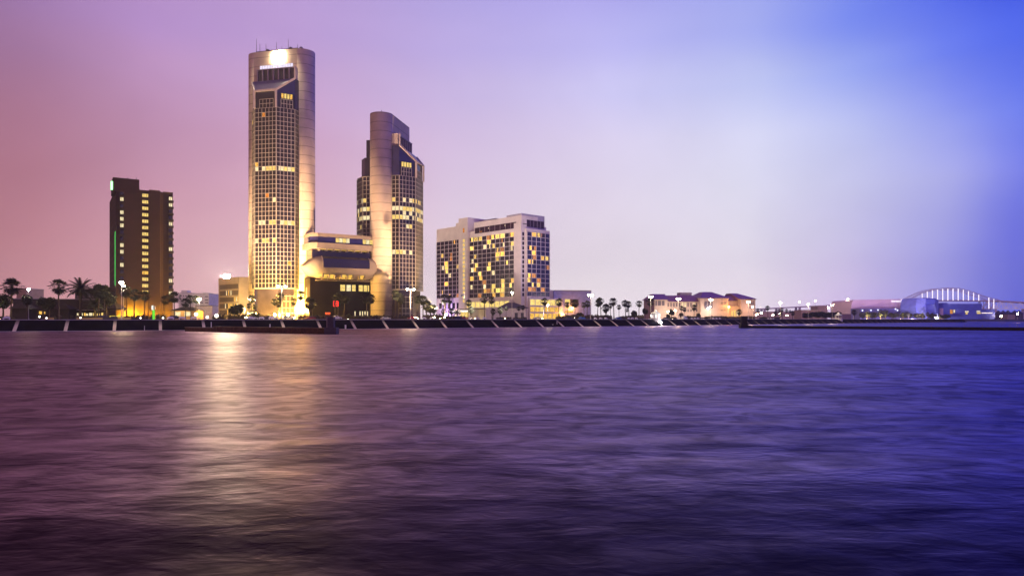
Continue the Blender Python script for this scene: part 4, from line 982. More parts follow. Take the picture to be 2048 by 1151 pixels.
    # side-span trusses
    def truss(x0, x1, n, ylo, m_):
        pts = [x0 + (x1 - x0) * k / n for k in range(n + 1)]
        for dy in (0, D):
            a = MB()
            for k in range(n):
                A_, B_ = pts[k], pts[k + 1]
                a.bar((wx(A_, Zb), Zb + dy, hz(ylo, Zb)), (wx(B_, Zb), Zb + dy, hz(ylo, Zb)), 1.1)
                if k % 2 == 0: a.bar((wx(A_, Zb), Zb + dy, hz(ylo, Zb)), (wx(B_, Zb), Zb + dy, hz(yd(B_), Zb)), .9)
                else: a.bar((wx(A_, Zb), Zb + dy, hz(yd(A_), Zb)), (wx(B_, Zb), Zb + dy, hz(ylo, Zb)), .9)
                a.bar((wx(B_, Zb), Zb + dy, hz(ylo, Zb)), (wx(B_, Zb), Zb + dy, hz(yd(B_), Zb)), .7)
            a.build('side_truss', m_, br)
    truss(1990, 2100, 11, 617, TR); truss(1672, 1702, 6, 620.5, TR); truss(1965, 1990, 3, 617, BR)
    for px, yb in ((1966, 617), (1992, 617), (2060, 617), (1681, 620), (1640, 612), (1600, 614), (1560, 616), (1530, 618)):
        a = MB(); x = wx(px, Zb); zt = hz(yb, Zb) if yb > 616 or px > 1660 else hz(yd(px), Zb)
        a.box(x - 2, x + 2, Zb, Zb + 4, LG, zt); a.box(x - 2, x + 2, Zb + D - 4, Zb + D, LG, zt); a.build('pier', BR, br)
    # small blocks
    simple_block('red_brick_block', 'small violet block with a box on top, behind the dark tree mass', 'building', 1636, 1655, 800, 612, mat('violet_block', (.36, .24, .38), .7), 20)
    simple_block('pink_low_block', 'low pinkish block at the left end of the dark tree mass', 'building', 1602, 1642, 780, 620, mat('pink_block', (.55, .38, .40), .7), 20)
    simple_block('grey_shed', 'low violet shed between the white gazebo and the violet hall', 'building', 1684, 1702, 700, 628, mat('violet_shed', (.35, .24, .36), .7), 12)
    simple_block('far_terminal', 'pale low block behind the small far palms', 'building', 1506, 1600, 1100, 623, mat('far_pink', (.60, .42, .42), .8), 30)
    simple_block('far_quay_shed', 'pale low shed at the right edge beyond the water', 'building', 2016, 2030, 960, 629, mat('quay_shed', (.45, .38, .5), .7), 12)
    for (a, Zh, hh, label) in ((1652, 1000, 622, 0), ):
        pass
    # tents with pointed tops at the far right
    for k, (a0, a1, yt) in enumerate(((1997, 2026, 620), (2030, 2048.5, 620))):
        Zt = 1000; t = thing('peaked_tent', 'dark blue tent with scalloped peaked roof below the bridge, ' + ('left one' if k == 0 else 'right one at the picture edge'), 'tent', (wx((a0 + a1) / 2, Zt), Zt + 6, LG), 'peaked tents below the bridge')
        b = MB(); npk = 3 if k == 0 else 2; xs = []; w_ = (a1 - a0) / npk
        vs = []
        for i in range(npk):
            x0, x1 = wx(a0 + i * w_, Zt), wx(a0 + (i + 1) * w_, Zt); zb, zt_ = hz(626, Zt), hz(yt, Zt); xm = (x0 + x1) / 2
            b.add([(x0, Zt, zb), (x1, Zt, zb), (x1, Zt + 10, zb), (x0, Zt + 10, zb), (xm, Zt + 5, zt_), ((x0 + xm) / 2, Zt + 2.5, zb + (zt_ - zb) * .35), ((x1 + xm) / 2, Zt + 2.5, zb + (zt_ - zb) * .35)], [(0, 1, 6, 4, 5), (1, 2, 4, 6), (2, 3, 4), (3, 0, 5, 4)])
        b.build('canopy', mat('tent_blue', (.05, .05, .16), .7), t)
        b = MB(); b.box(wx(a0 + 1, Zt), wx(a1 - 1, Zt), Zt + 1, Zt + 9, LG, hz(626, Zt) - .02); b.build('wall', mat('tent_wall', (.10, .09, .2), .8), t)
far_right()
# ------------------------------------------------------------------ vegetation
def fan_palm_proto(seed, H=15.0, cr=3.1, nl=26, skirt=True, trunk_r=.24):
    rd = random.Random(seed); r = thing('fan_palm', 'tall fan palm', 'palm', (0, 0, 0), 'fan palms along the shore road')
    lx, ly = rd.uniform(-.5, .5), rd.uniform(-.5, .5); hb = H - cr * .62
    b = MB(); n = 8; b.tube([(lx * (k / n) ** 2, ly * (k / n) ** 2, hb * k / n) for k in range(n + 1)], [trunk_r * (1.5 - .6 * k / n if k < 2 else 1.1 - .35 * k / n) for k in range(n + 1)], 8)
    b.build('trunk', BARK, r, smooth=True)
    b = MB()
    for k in range(nl):
        u = (k + .5) / nl; el = R(86) - u * R(172); az = k * 2.399 + rd.uniform(-.3, .3)
        L1 = cr * rd.uniform(.48, .66); o = Vector((lx, ly, hb)); d = Vector((math.cos(el) * math.cos(az), math.cos(el) * math.sin(az), math.sin(el)))
        tip = o + d * L1 + Vector((0, 0, -.12 * L1)); b.bar(o, tip, .07)
        side = d.cross(Vector((0, 0, 1))); side = side.normalized() if side.length > .1 else Vector((1, 0, 0)); upv = side.cross(d).normalized()
        fr = cr * rd.uniform(.42, .54); m = 10
        for j in range(m):
            a = R(-105 + 210 * j / (m - 1)) + rd.uniform(-.06, .06)
            dd = (d * math.cos(a) + side * math.sin(a)) ; dd = (dd + upv * rd.uniform(-.1, .15)).normalized()
            w = dd.cross(upv).normalized() * .21; midp = tip + dd * fr * .55; end = tip + dd * fr * rd.uniform(.85, 1.05) + Vector((0, 0, -fr * rd.uniform(.1, .3)))
            b.add([tip, midp + w, end, midp - w], [(0, 1, 2, 3)])
    b.build('crown', LEAF, r, recalc=False)
    if skirt:
        b = MB()
        for k in range(22):
            az = k * 2.399; z = hb - rd.uniform(.1, 2.0); x0 = lx; rr = rd.uniform(.5, .8)
            b.add([(x0, ly, z), (x0 + math.cos(az + .35) * rr * .7, ly + math.sin(az + .35) * rr * .7, z - .9), (x0 + math.cos(az) * rr, ly + math.sin(az) * rr, z - rd.uniform(1.3, 2.0)), (x0 + math.cos(az - .35) * rr * .7, ly + math.sin(az - .35) * rr * .7, z - .9)], [(0, 1, 2, 3)])
        b.build('dead_frond_skirt', mat('dead_frond', (.10, .07, .035), .9, .3, 2), r, recalc=False)
    return r
def feather_palm_proto(seed, H=11.0, cr=4.2, nl=34):
    rd = random.Random(seed); r = thing('feather_palm', 'feather palm', 'palm', (0, 0, 0), 'feather palms along the shore road')
    hb = H - cr * .5; b = MB(); b.tube([(0, 0, hb * k / 5) for k in range(6)], [.36, .3, .28, .28, .3, .34], 8); b.build('trunk', BARK, r, smooth=True)
    b = MB()
    for k in range(nl):
        u = (k + .5) / nl; el = R(78) - u * R(95); az = k * 2.399; pts = []; p = Vector((0, 0, hb)); dirv = Vector((math.cos(el) * math.cos(az), math.cos(el) * math.sin(az), math.sin(el)))
        L1 = cr * rd.uniform(.85, 1.1) / 7
        for j in range(8): pts.append(p.copy()); p = p + dirv * L1; dirv = (dirv + Vector((0, 0, -.17))).normalized()
        for j in range(7):
            a, c = pts[j], pts[j + 1]; d = (c - a).normalized(); s = d.cross(Vector((0, 0, 1))); s = s.normalized() if s.length > .05 else Vector((1, 0, 0))
            b.add([a - s * .03, a + s * .03, c + s * .03, c - s * .03], [(0, 1, 2, 3)])
            for q in range(2):
                o = a + (c - a) * (q * .5)
                for sg in (-1, 1):
                    e = o + (s * sg * .75 + d * .45 + Vector((0, 0, -.32))) * (cr * .2 * (1.15 - abs(j - 3) / 6)); w = d * .2
                    b.add([o - w, o + w, e], [(0, 1, 2)])
    b.build('crown', LEAF, r, recalc=False); return r
PF = [fan_palm_proto(1), fan_palm_proto(2, nl=26, cr=2.9), fan_palm_proto(5, nl=34, cr=3.4), fan_palm_proto(9, H=8.0, cr=2.5, nl=26, trunk_r=.22), fan_palm_proto(12, H=12.5, cr=2.3, nl=20, skirt=False, trunk_r=.15)]
PFH = [15, 15, 15, 8.0, 12.5]
PD = [feather_palm_proto(21), feather_palm_proto(22, H=7.0, cr=3.6, nl=28)]; PDH = [11, 7]
used = set()
def palm(px, ytop, d, kind, label, wide=1.2, Z=None):
    Z = Z or wall_at(px) + d; h = hz(ytop, Z) - LG
    pr, H = (PF[kind], PFH[kind]) if kind < 10 else (PD[kind - 10], PDH[kind - 10]); sc = h / H
    loc = (wx(px, Z), Z, LG); rz = random.uniform(0, 6.28)
    if pr.name in used: o = copy_tree(pr, loc, label, None, rz, sc)
    else: o = pr; used.add(pr.name); o.location = loc; o.rotation_euler = (0, 0, rz); o.scale = (sc, sc, sc); o['label'] = label
    o.scale = (sc * wide, sc * wide, sc); return o
PALMS = [
 (22, 560, 12, 2, 'big dark fan palm at the far left edge, before the orange lit window'),
 (117, 561, 12, 0, 'tall dark fan palm standing alone left of the dark office roof'),
 (161, 564, 75, 10, 'feathery palm top rising behind the dark flat office roof'),
 (190, 600, 30, 11, 'short feather palm lit yellow from below before the shop windows'),
 (197, 571, 16, 2, 'dense dark palm between the lit short palm and the green light strip'),
 (208, 573, 22, 2, 'dark palm touching the left edge of the brown hotel, above the hut'),
 (253, 573, 26, 1, 'dim palm right beside the left street lamp, against the brown hotel'),
 (268, 580, 13, 0, 'black fan palm silhouetted on the yellow-lit hotel wall, left of two'),
 (289, 583, 13, 1, 'black fan palm silhouetted on the yellow-lit hotel wall, right of two'),
 (328, 592, 18, 0, 'dark fan palm before the right end of the brown hotel base'),
 (349, 585, 14, 2, 'broad dark palm just right of the brown hotel, before the low house'),
 (371, 598, 16, 2, 'bushy dark palm between the broad palm and the slim pair'),
 (382, 591, 18, 1, 'slim fan palm left of the bright white street lamp'),
 (392, 592, 24, 4, 'thin leaning palm touching the bright white street lamp glow'),
 (480, 609, 12, 3, 'leaning dark palm before the beige office block'),
 (497, 607, 20, 4, 'thin yellow-lit palm at the left foot of the tallest tower'),
 (503, 591, 24, 4, 'highest palm at the left foot of the tallest tower, lit yellow'),
 (510, 609, 20, 4, 'short yellow-lit palm right of the highest palm at the tower left foot'),
 (548, 598, 22, 4, 'yellow-lit thin palm left of the double street lamp before the glass lobby'),
 (557, 604, 25, 4, 'lowest yellow-lit palm of three before the glass lobby'),
 (561, 587, 25, 4, 'yellow-lit palm crown nearest the double street lamp pole'),
 (588, 597, 25, 4, 'yellow-lit palm between the lobby and the bright tower wall'),
 (602, 583, 22, 4, 'tall thin palm against the brightest part of the tower wall'),
 (619, 597, 20, 3, 'small dark palm before the tower wall at the lobby left edge'),
 (625, 597, 22, 4, 'slim dark palm at the left edge of the dark lobby'),
 (676, 588, 20, 2, 'large dim palm behind the red illuminated display'),
 (688, 592, 24, 1, 'dim palm right of the red display before the dark lobby'),
 (733, 586, 18, 2, 'large dark palm at the right edge of the dark lobby'),
 (740, 590, 24, 0, 'dark palm overlapping the beige wall right of the lobby'),
 (791, 582, 18, 4, 'tall thin palm at the foot of the second tower'),
 (797, 587, 22, 1, 'dark palm at the foot of the second tower, right of the thin one'),
 (803, 592, 26, 0, 'dark palm left of the second tower lobby grid'),
 (834, 593, 28, 4, 'palm with white-lit trunk right of the street lamp by the second tower'),
 (840, 592, 28, 4, 'second palm with white-lit trunk by the second tower'),
 (846, 593, 20, 2, 'dark palm at the right corner of the second tower'),
 (853, 602, 20, 3, 'small dark palm right of the second tower corner'),
 (861, 609, 30, 3, 'low dark palm between the tower and the white hotel, left one'),
 (868, 611, 34, 3, 'low dark palm between the tower and the white hotel, right one'),
 (890, 590, 14, 0, 'dark palm before the left wing of the white hotel, left of a close pair'),
 (897, 592, 15, 1, 'dark palm before the left wing of the white hotel, right of a close pair'),
 (887, 618, 36, 3, 'small palm by the violet-lit ground floor'),
 (903, 617, 36, 3, 'small palm right of the violet light'),
 (914, 620, 30, 11, 'small orange-lit palm left of the stair tower foot'),
 (936, 600, 16, 1, 'dark palm left of the bright entrance canopy'),
 (942, 614, 20, 3, 'short bushy palm touching the bright entrance canopy'),
 (969, 592, 40, 4, 'palm crown against the lit podium windows, left of two'),
 (984, 594, 40, 4, 'palm crown against the lit podium windows, right of two'),
 (986, 618, 20, 3, 'small dark palm before the pavilion white wall, left of two'),
 (1000, 615, 20, 3, 'small dark palm before the pavilion white wall, right of two'),
 (1012, 613, 24, 4, 'thin palm trunk before the pavilion roof'),
 (1038, 613, 26, 4, 'thin palm by the right end of the pavilion, left of two'),
 (1046, 611, 28, 4, 'thin palm by the right end of the pavilion, right of two'),
 (1087, 597, 12, 1, 'dark palm before the orange-lit podium of the white hotel'),
 (1117, 598, 14, 0, 'dark palm at the left edge of the plain box building'),
 (1135, 604, 24, 4, 'slim palm before the lit window of the plain box building'),
 (1150, 600, 26, 2, 'dark palm crown on the dark opening of the plain box building'),
 (1168, 605, 18, 4, 'slim palm before the right part of the plain box building'),
 (1174, 602, 16, 1, 'dark palm left of the double street lamp by the plain box building'),
 (1195, 600, 16, 0, 'dark palm against the sky right of the box building, left of three'),
 (1202, 596, 15, 1, 'tallest of the sky-backed palms right of the box building'),
 (1212, 609, 30, 3, 'low palm in the gap between the tall sky-backed palms'),
 (1221, 607, 26, 4, 'slim short palm left of the lone tall palm'),
 (1228, 597, 16, 0, 'tall sky-backed palm above the low lit pale house'),
 (1238, 610, 22, 4, 'thin low palm right of the tall sky-backed palm'),
 (1251, 601, 16, 1, 'sky-backed palm of a close pair, left and taller'),
 (1258, 603, 17, 0, 'sky-backed palm of a close pair, right one'),
 (1254, 617, 26, 4, 'small thin palm below the close pair of palms'),
 (1278, 602, 16, 1, 'lone slim palm left of the white gazebo'),
 (1300, 597, 22, 0, 'palm behind the lamp above the bright gazebo'),
 (1362, 612, 20, 1, 'palm right of the second double lamp before the purple-roofed building'),
 (1368, 615, 22, 0, 'short palm close to the second double lamp, right of it'),
 (1388, 610, 20, 2, 'bushy palm before the left end of the middle pavilion'),
 (1478, 619, 26, 3, 'small palm beside the lit entrance'),
 (1507, 619, 150, 3, 'small hazy palm just right of the purple-roofed building'),
 (1516, 617, 160, 4, 'thin hazy palm, first of the far row'),
 (1536, 612, 20, 1, 'dark palm standing alone right of the purple-roofed building'),
 (1551, 623, 150, 3, 'tiny far palm left of the hazy palm group'),
 (1558, 619, 120, 4, 'hazy palm at the left of the far group'),
 (1565, 616, 110, 1, 'tallest hazy palm of the far group'),
 (1574, 618, 120, 1, 'hazy palm in the middle of the far group'),
 (1580, 620, 130, 4, 'hazy palm in the right half of the far group'),
 (1585, 622, 130, 3, 'lowest hazy palm at the right of the far group'),
 (1561, 625, 22, 11, 'low feathery palm on the seawall below the hazy palm group'),
]
for (px, yt, d, k, lb) in PALMS: palm(px, yt, d, k, lb)
# small golden palms far right, lit from below
GP = [(1708, 620), (1734, 624), (1739, 627), (1750, 626.5), (1761, 625.5), (1771, 625.5), (1784, 626), (1806, 626), (1817, 627), (1835, 626.5), (1845, 626.5), (1855, 625), (1864, 626.5), (1879, 628), (1886.5, 628), (1895, 628), (1903, 628.5), (1910.5, 628.5), (1919, 629)]
ordn = ['first', 'second', 'third', 'fourth', 'fifth', 'sixth', 'seventh', 'eighth', 'ninth', 'tenth', 'eleventh', 'twelfth', 'thirteenth', 'fourteenth', 'fifteenth', 'sixteenth', 'seventeenth', 'eighteenth', 'nineteenth']
for i, (px, yt) in enumerate(GP):
    o = palm(px, yt, 16, 3, 'small golden-lit palm before the violet hall and museum, %s from the left' % ordn[i]); o['group'] = 'golden-lit palms far right'
def clump_crown(b, c, rx, ry, rz_, n, leaf, rd):
    for _ in range(n):
        while True:
            v = Vector((rd.uniform(-1, 1), rd.uniform(-1, 1), rd.uniform(-1, 1)))
            if .1 < v.length < 1: break
        v = v.normalized() * (v.length ** .4)
        p = Vector((c[0] + v.x * rx, c[1] + v.y * ry, c[2] + v.z * rz_))
        a = Vector((rd.gauss(0, 1), rd.gauss(0, 1), rd.gauss(0, 1))).normalized(); e = a.cross(Vector((rd.gauss(0, 1), rd.gauss(0, 1), rd.gauss(0, 1)))).normalized(); s = leaf * rd.uniform(.6, 1.3)
        b.add([p - a * s, p + e * s * .6, p + a * s, p - e * s * .6], [(0, 1, 2, 3)])
def broad_tree(px, Z, ytop, wpx, label, cat='tree', leaf=.42, dens=1.0, name='broadleaf_tree', m=None, low=.35):
    rd = random.Random(int(px * 7)); h = hz(ytop, Z) - LG; w = wpx / FPX * Z / 2; x = wx(px, Z)
    t = thing(name, label, cat, (x, Z, LG))
    b = MB(); hb = h * (low + .2); b.tube([(x, Z, LG), (x + .1, Z, LG + hb * .5), (x, Z, LG + hb)], [.03 * h + .08, .024 * h + .05, .015 * h + .04], 7)
    for k in range(4):
        a = k * 1.7 + rd.uniform(0, 1); b.tube([(x, Z, LG + hb * .7), (x + math.cos(a) * w * .5, Z + math.sin(a) * w * .5, LG + h * .75)], [.015 * h + .03, .04], 5)
    b.build('trunk', BARK, t)
    b = MB(); n = 9
    for k in range(n):
        a = k * 2.4; rr = w * .62 * math.sqrt((k + .3) / n); zc = LG + h * (low + (1 - low) * rd.uniform(.38, .72)) - rr * .12
        clump_crown(b, (x + math.cos(a) * rr, Z + math.sin(a) * rr, zc), w * .42, w * .42, h * (1 - low) * .30, int(95 * dens), leaf, rd)
    b.build('crown', m or LEAF2, t, recalc=False); return t
def hedge(px0, px1, d, ytop, label, name='hedge', cat='hedge', Zc=None, leaf=.34, base=.8):
    rd = random.Random(int(px0)); Z0 = (Zc or wall_at(px0) + d); Z1 = (Zc or wall_at(px1) + d); Z0 = Z0; x0, x1 = wx(px0, Z0), wx(px1, Z1)
    L_ = math.hypot(x1 - x0, Z1 - Z0); h = hz(ytop, (Z0 + Z1) / 2) - LG; t = thing(name, label, cat, ((x0 + x1) / 2, (Z0 + Z1) / 2, LG)); n = max(2, int(L_ / 1.6)); core = MB(); b = MB()
    for k in range(n):
        u = (k + .5) / n; hh = h * rd.uniform(.78, 1.0); c = (x0 + (x1 - x0) * u, Z0 + (Z1 - Z0) * u, LG + hh * .42)
        core.ball(c, 1.0, 7, 5, hh * .45); clump_crown(b, c, 1.25, 1.0, hh * .56, 60, leaf, rd)
    core.build('branches', BARK, t); b.build('foliage', HEDGE, t, recalc=False); return t
broad_tree(6, 262, 584, 34, 'dark broad tree at the left picture edge, its underside lit yellow-green', dens=1.6)
broad_tree(-12, 250, 590, 30, 'dark tree cut by the left picture edge', dens=1.2)
broad_tree(54, 300, 587, 20, 'small round tree above the low brown building roof, left one', low=.5)
broad_tree(86, 300, 593, 26, 'flat dark tree above the low brown building roof, right one', low=.5)
broad_tree(98, 285, 592, 26, 'dark tree left of the lone tall palm, before the low brown building')
broad_tree(212, 285, 577, 40, 'dark tree behind the palms left of the brown hotel', dens=1.3)
broad_tree(472, 300, 609, 34, 'round dark tree before the beige office block', low=.25, dens=1.4)
broad_tree(505, 305, 620, 30, 'low dark tree at the left foot of the tallest tower', low=.15)
broad_tree(1290, 470, 615, 13, 'round reddish-lit tree left of the bright gazebo', low=.4)
broad_tree(1343, 480, 617, 12, 'light-lit tree left of the second double lamp', low=.35)
broad_tree(1336, 478, 628, 9, 'low dark bush tree at the left end of the purple-roofed building', low=.15)
broad_tree(1362, 500, 625, 9, 'small round tree right of the second double lamp', low=.2)
broad_tree(1397, 515, 626, 10, 'round clipped tree before the middle pavilion', low=.2)
broad_tree(1268, 440, 620, 14, 'small dark tree left of the lone slim palm', low=.25)
broad_tree(1160, 440, 623, 18, 'low dark tree before the plain box building', low=.2)
for i, (px, yt, w) in enumerate(((1612, 624.5, 18), (1624, 623.5, 22), (1637, 622, 24), (1650, 621.8, 24), (1663, 623, 20), (1675, 622, 18))):
    o = broad_tree(px, 720, yt, w, 'dark tree of the tree row left of the white gazebo, %s from the left' % ordn[i], leaf=.7, dens=1.2, low=.08); o['group'] = 'tree row left of the far gazebo'
for i, (px, yt, w) in enumerate(((1727, 623, 20), (1744, 622.5, 24), (1765, 616.5, 22), (1786, 624, 24), (1812, 623.5, 26), (1838, 626, 24), (1862, 627, 26), (1888, 627.5, 26))):
    o = broad_tree(px, 860, yt, w, 'dark tree behind the golden-lit small palms, %s from the left' % ordn[i], leaf=.8, dens=1.2, low=.05); o['group'] = 'trees behind the golden-lit palms'
HL = [(-10, 30, 30, 631, 'left picture edge'), (100, 128, 22, 628, 'lone tall palm'), (140, 160, 22, 629, 'yellow shop windows'), (252, 262, 24, 630, 'left end of the yellow hotel wall'), (262, 300, 30, 628, 'yellow hotel wall'), (300, 333, 28, 626, 'green pylon sign'),
      (425, 452, 34, 626, 'gap left of the beige office block'), (455, 500, 30, 627, 'beige office block'), (500, 540, 26, 628, 'tallest tower left foot'), (596, 628, 30, 627, 'bright tower wall'), (628, 690, 30, 628, 'red display'),
      (690, 745, 30, 628, 'dark lobby'), (745, 792, 30, 627.5, 'beige wall of the second tower'), (792, 825, 30, 629, 'second tower lobby'), (846, 882, 26, 626, 'gap right of the second tower'), (882, 905, 22, 629, 'violet-lit ground floor'), (905, 932, 20, 630, 'stair tower foot'),
      (993, 1024, 30, 633, 'pavilion white wall'), (1026, 1052, 32, 633, 'right end of the pavilion'), (1113, 1130, 24, 630, 'left edge of the plain box building'), (1130, 1168, 24, 627, 'plain box building'), (1170, 1223, 26, 627.5, 'tall sky-backed palms'),
      (1238, 1255, 26, 630, 'close pair of palms'), (1256, 1287, 26, 628, 'lone slim palm left of the gazebo'), (1336, 1352, 30, 633, 'second double lamp'), (1366, 1400, 34, 630, 'middle pavilion left end'), (1410, 1453, 34, 630.5, 'middle pavilion'), (1455, 1487, 30, 632, 'lit entrance'), (1487, 1508, 28, 631, 'right pavilion'), (1520, 1560, 34, 633, 'lone dark palm on the right')]
for (a, c, d, y, lb) in HL: hedge(a, c, d, y, 'low dark green hedge at the foot of the ' + lb if not lb.startswith(('gap', 'left pic')) else 'low dark green hedge in the ' + lb)
# ------------------------------------------------------------------ street lamps
LAMPE = emit('street_lamp_white', (1.0, .76, .38), 230, lights=True)
def double_lamp(px, ytop, d, label, heads=2, power=8000, Z=None, col=(1, .86, .68), r_=.55, light=True):
    Z = Z or wall_at(px) + d; x = wx(px, Z); h = hz(ytop, Z); t = thing('street_lamp', label, 'street lamp', (x, Z, LG), 'street lamps along the shore')
    b = MB(); b.tube([(x, Z, LG), (x, Z, LG + .8), (x, Z, LG + .81), (x, Z, h)], [.28, .28, .17, .10], 8); b.build('pole', POLE, t)
    wd = wall_dir(px); arm = 1.55
    hs = ((-1, 1) if heads == 2 else (0,))
    if heads == 2:
        b = MB(); b.bar((x - wd.x * arm, Z - wd.y * arm, h), (x + wd.x * arm, Z + wd.y * arm, h), .12); b.build('arm', POLE, t)
    for s in hs:
        hx, hy = x + wd.x * arm * s, Z + wd.y * arm * s
        b = MB(); b.box(hx - .45, hx + .45, hy - .3, hy + .3, h + .02, h + .22); hd = b.build('lamp_head', DARKM, t)
        g = MB(); g.ball((hx, hy, h - .22), r_, 10, 6, .72); sub(g, 'lamp_glass', LAMPE, hd)
        if light: point((hx, hy, h - 1.0), power / heads, col, .3, parent=t)
    return t
LP = [(243, 564, 4, 1, 'single bright street lamp in front of the brown hotel left side'), (247, 571, 30, 1, 'smaller lamp just right of the bright lamp at the brown hotel'), (57, 577, 60, 1, 'distant white lamp above the roofs at far left'),
      (398, 597, 20, 1, 'dazzling white lamp left of the beige office block'), (563.5, 571.5, 4, 2, 'double street lamp before the tallest tower lobby'), (821, 577.5, 4, 2, 'double street lamp before the second tower lobby'),
      (1024, 584, 4, 1, 'street lamp in front of the hipped pavilion at the white hotel'), (1095.5, 608.5, 16, 1, 'lower lamp before the orange-lit hotel podium'), (1181, 589, 4, 2, 'double street lamp at the right edge of the plain box building'),
      (1301.5, 592.5, 4, 2, 'double street lamp beside the bright gazebo'), (1357, 596, 4, 2, 'double street lamp before the left part of the purple-roofed building'), (1421.5, 598.5, 4, 2, 'double street lamp before the middle pavilion'),
      (1497, 602.5, 4, 2, 'double street lamp at the right pavilion of the purple-roofed building'), (1560.5, 604.5, 4, 2, 'double street lamp above the far palms'), (1616.5, 607.5, 4, 2, 'double street lamp at the left end of the dark tree row'), (1664.5, 609.5, 4, 2, 'double street lamp just left of the white far gazebo')]
for (px, y, d, n, lb) in LP:
    big = px in (398, 243)
    double_lamp(px, y, d, lb, n, 5000 if big else 3500, r_=.75 if big else .55)
for (px, y, Z, lb) in ((1630.5, 601, 950, 'distant high white lamp left of the violet block'), (1695.5, 597.5, 950, 'distant highest white lamp left of the violet hall'), (1599, 603, 1000, 'far hazy white lamp left of the double lamp at the tree row'), (1336, 622, 520, 'white lamp above the light-lit tree, left one'), (1351, 620, 520, 'white lamp above the light-lit tree, right one'), (873, 615, 360, 'warm lamp between the second tower and the white hotel')):
    double_lamp(px, y, 0, lb, 1, 2500, Z=Z, light=Z < 900, r_=.6 if Z < 900 else 1.0)
for (px, y, lb) in ((1512, 629, 'small far warm lamp just right of the purple-roofed building'), (1523, 625, 'small far warm lamp left of the lone dark palm'), (1546, 629, 'small far warm lamp right of the lone dark palm'), (1559, 627, 'small far warm lamp among the hazy palms, left'), (1574, 630, 'small far warm lamp among the hazy palms, middle'), (1588, 628, 'small far warm lamp right of the hazy palms'), (1656, 614, 'small warm lamp at the violet block corner'), (1707, 621, 'small warm lamp at the left edge of the violet hall'), (2002, 631, 'small pale lamp below the left peaked tent'), (2035, 627, 'small pale lamp at the right picture edge')):
    double_lamp(px, y, 0, lb, 1, 0, Z=880, light=False, r_=1.0)
# low globe lights
def globe_light(px, y, d, label, r_=.38, e=None):
    Z = wall_at(px) + d; x = wx(px, Z); z = max(hz(y, Z), LG + .5); t = thing('globe_light', label, 'lamp', (x, Z, LG), 'low globe lights on the promenade')
    b = MB(); b.tube([(x, Z, LG), (x, Z, z)], .08, 6); b.build('post', DARKM, t)
    b = MB(); b.ball((x, Z, z), r_, 10, 7); b.build('globe', e or emit('globe_white', (1, .88, .70), 7), t)
for (px, y, d, lb, r_) in ((79, 633, 14, 'white globe light left of the yellow planter edge, higher one', .4), (93, 635.5, 5, 'globe light at the left end of the yellow planter edge', .34), (161, 635, 5, 'globe light before the yellow shop windows', .34), (281, 635.5, 5, 'globe light before the yellow hotel wall', .34), (326, 635.3, 5, 'globe light right of the green pylon', .4),
                           (392, 628, 26, 'large glowing globe by the low house', .9), (414.5, 634, 10, 'bright globe left of the beige block on the ground', .6), (433, 631, 14, 'bright globe at the left foot of the beige office block', .9), (891.5, 628.5, 12, 'dazzling globe light before the close pair of palms', .8), (1149, 635, 8, 'tiny globe light on the roof edge of the dark parked car', .2),
                           (603, 620, 52, 'glaring ground lamp at the bright tower wall, left one', .9), (620.5, 617, 50, 'glaring ground lamp at the bright tower wall, right one', .8), (512, 627, 44, 'amber globe added for the golden water streak, at the left foot of the tallest tower', .55), (549, 629, 40, 'amber globe added for the golden water streak, left of the double street lamp at the lobby', .5), (576, 629, 42, 'amber globe added for the golden water streak, right of the double street lamp at the lobby', .5), (1515, 628, 60, 'warm globe right of the purple-roofed building', .8), (1600, 622, 200, 'yellow haze-softened lamp left of the pink low block', 1.6)):  # the globes labelled amber are added to spread golden streaks on the water
    globe_light(px, y, d, lb, r_ * (.6 if 600 < px < 625 else .8), emit('amber_glare', (1, .60, .10), 13000, lights=True) if px in (603, 620.5, 512, 549, 576) else (emit('far_amber', (1, .5, .2), 60, lights=True) if px in (1515, 1600) else None))
# uplights for the lit palms and trees
def uplight(loc, tgt, power, col, label, size=70):
    t = thing('ground_uplight', label, 'floodlight', (loc[0], loc[1], LG), 'uplights in the planting')
    b = MB(); b.tube([(loc[0], loc[1], LG), (loc[0], loc[1], LG + .35)], [.22, .26], 8); b.build('housing', DARKM, t)
    b = MB(); b.tube([(loc[0], loc[1], LG + .36), (loc[0], loc[1], LG + .40)], [.2, .2], 8); b.build('lens', MATS['flood_lens'], t)
    spot((loc[0], loc[1], LG + .6), tgt, power, col, size, .6, .15, parent=t)
yl = (1, .70, .08)
for (px, d, py, pw, lb, cl) in ((190, 26, 608, 2600, 'short feather palm', yl), (8, 10, 620, 2600, 'dark tree at the left picture edge', (.75, .9, .1)), (503, 20, 600, 9000, 'palm trio at the left foot of the tallest tower', yl), (555, 18, 600, 11000, 'palm trio before the glass lobby', yl), (590, 20, 600, 6000, 'palm between the lobby and the bright wall', yl),
                                (698, 22, 628, 900, 'round shrub before the dark lobby', yl), (837, 22, 605, 6500, 'palms with white-lit trunks', (1, .85, .5)), (914, 24, 622, 1500, 'orange-lit palm at the stair tower', (1, .5, .1)), (942, 14, 616, 1200, 'short palm at the entrance canopy', (1, .8, .3)), (1343, 20, 622, 2200, 'light-lit tree before the purple-roofed building', (1, .85, .5))):
    Z = wall_at(px) + d; uplight((wx(px, Z), Z - 2, LG), (wx(px, Z + 4), Z + 4, hz(py, Z)), pw, cl, 'small ground uplight below the ' + lb)
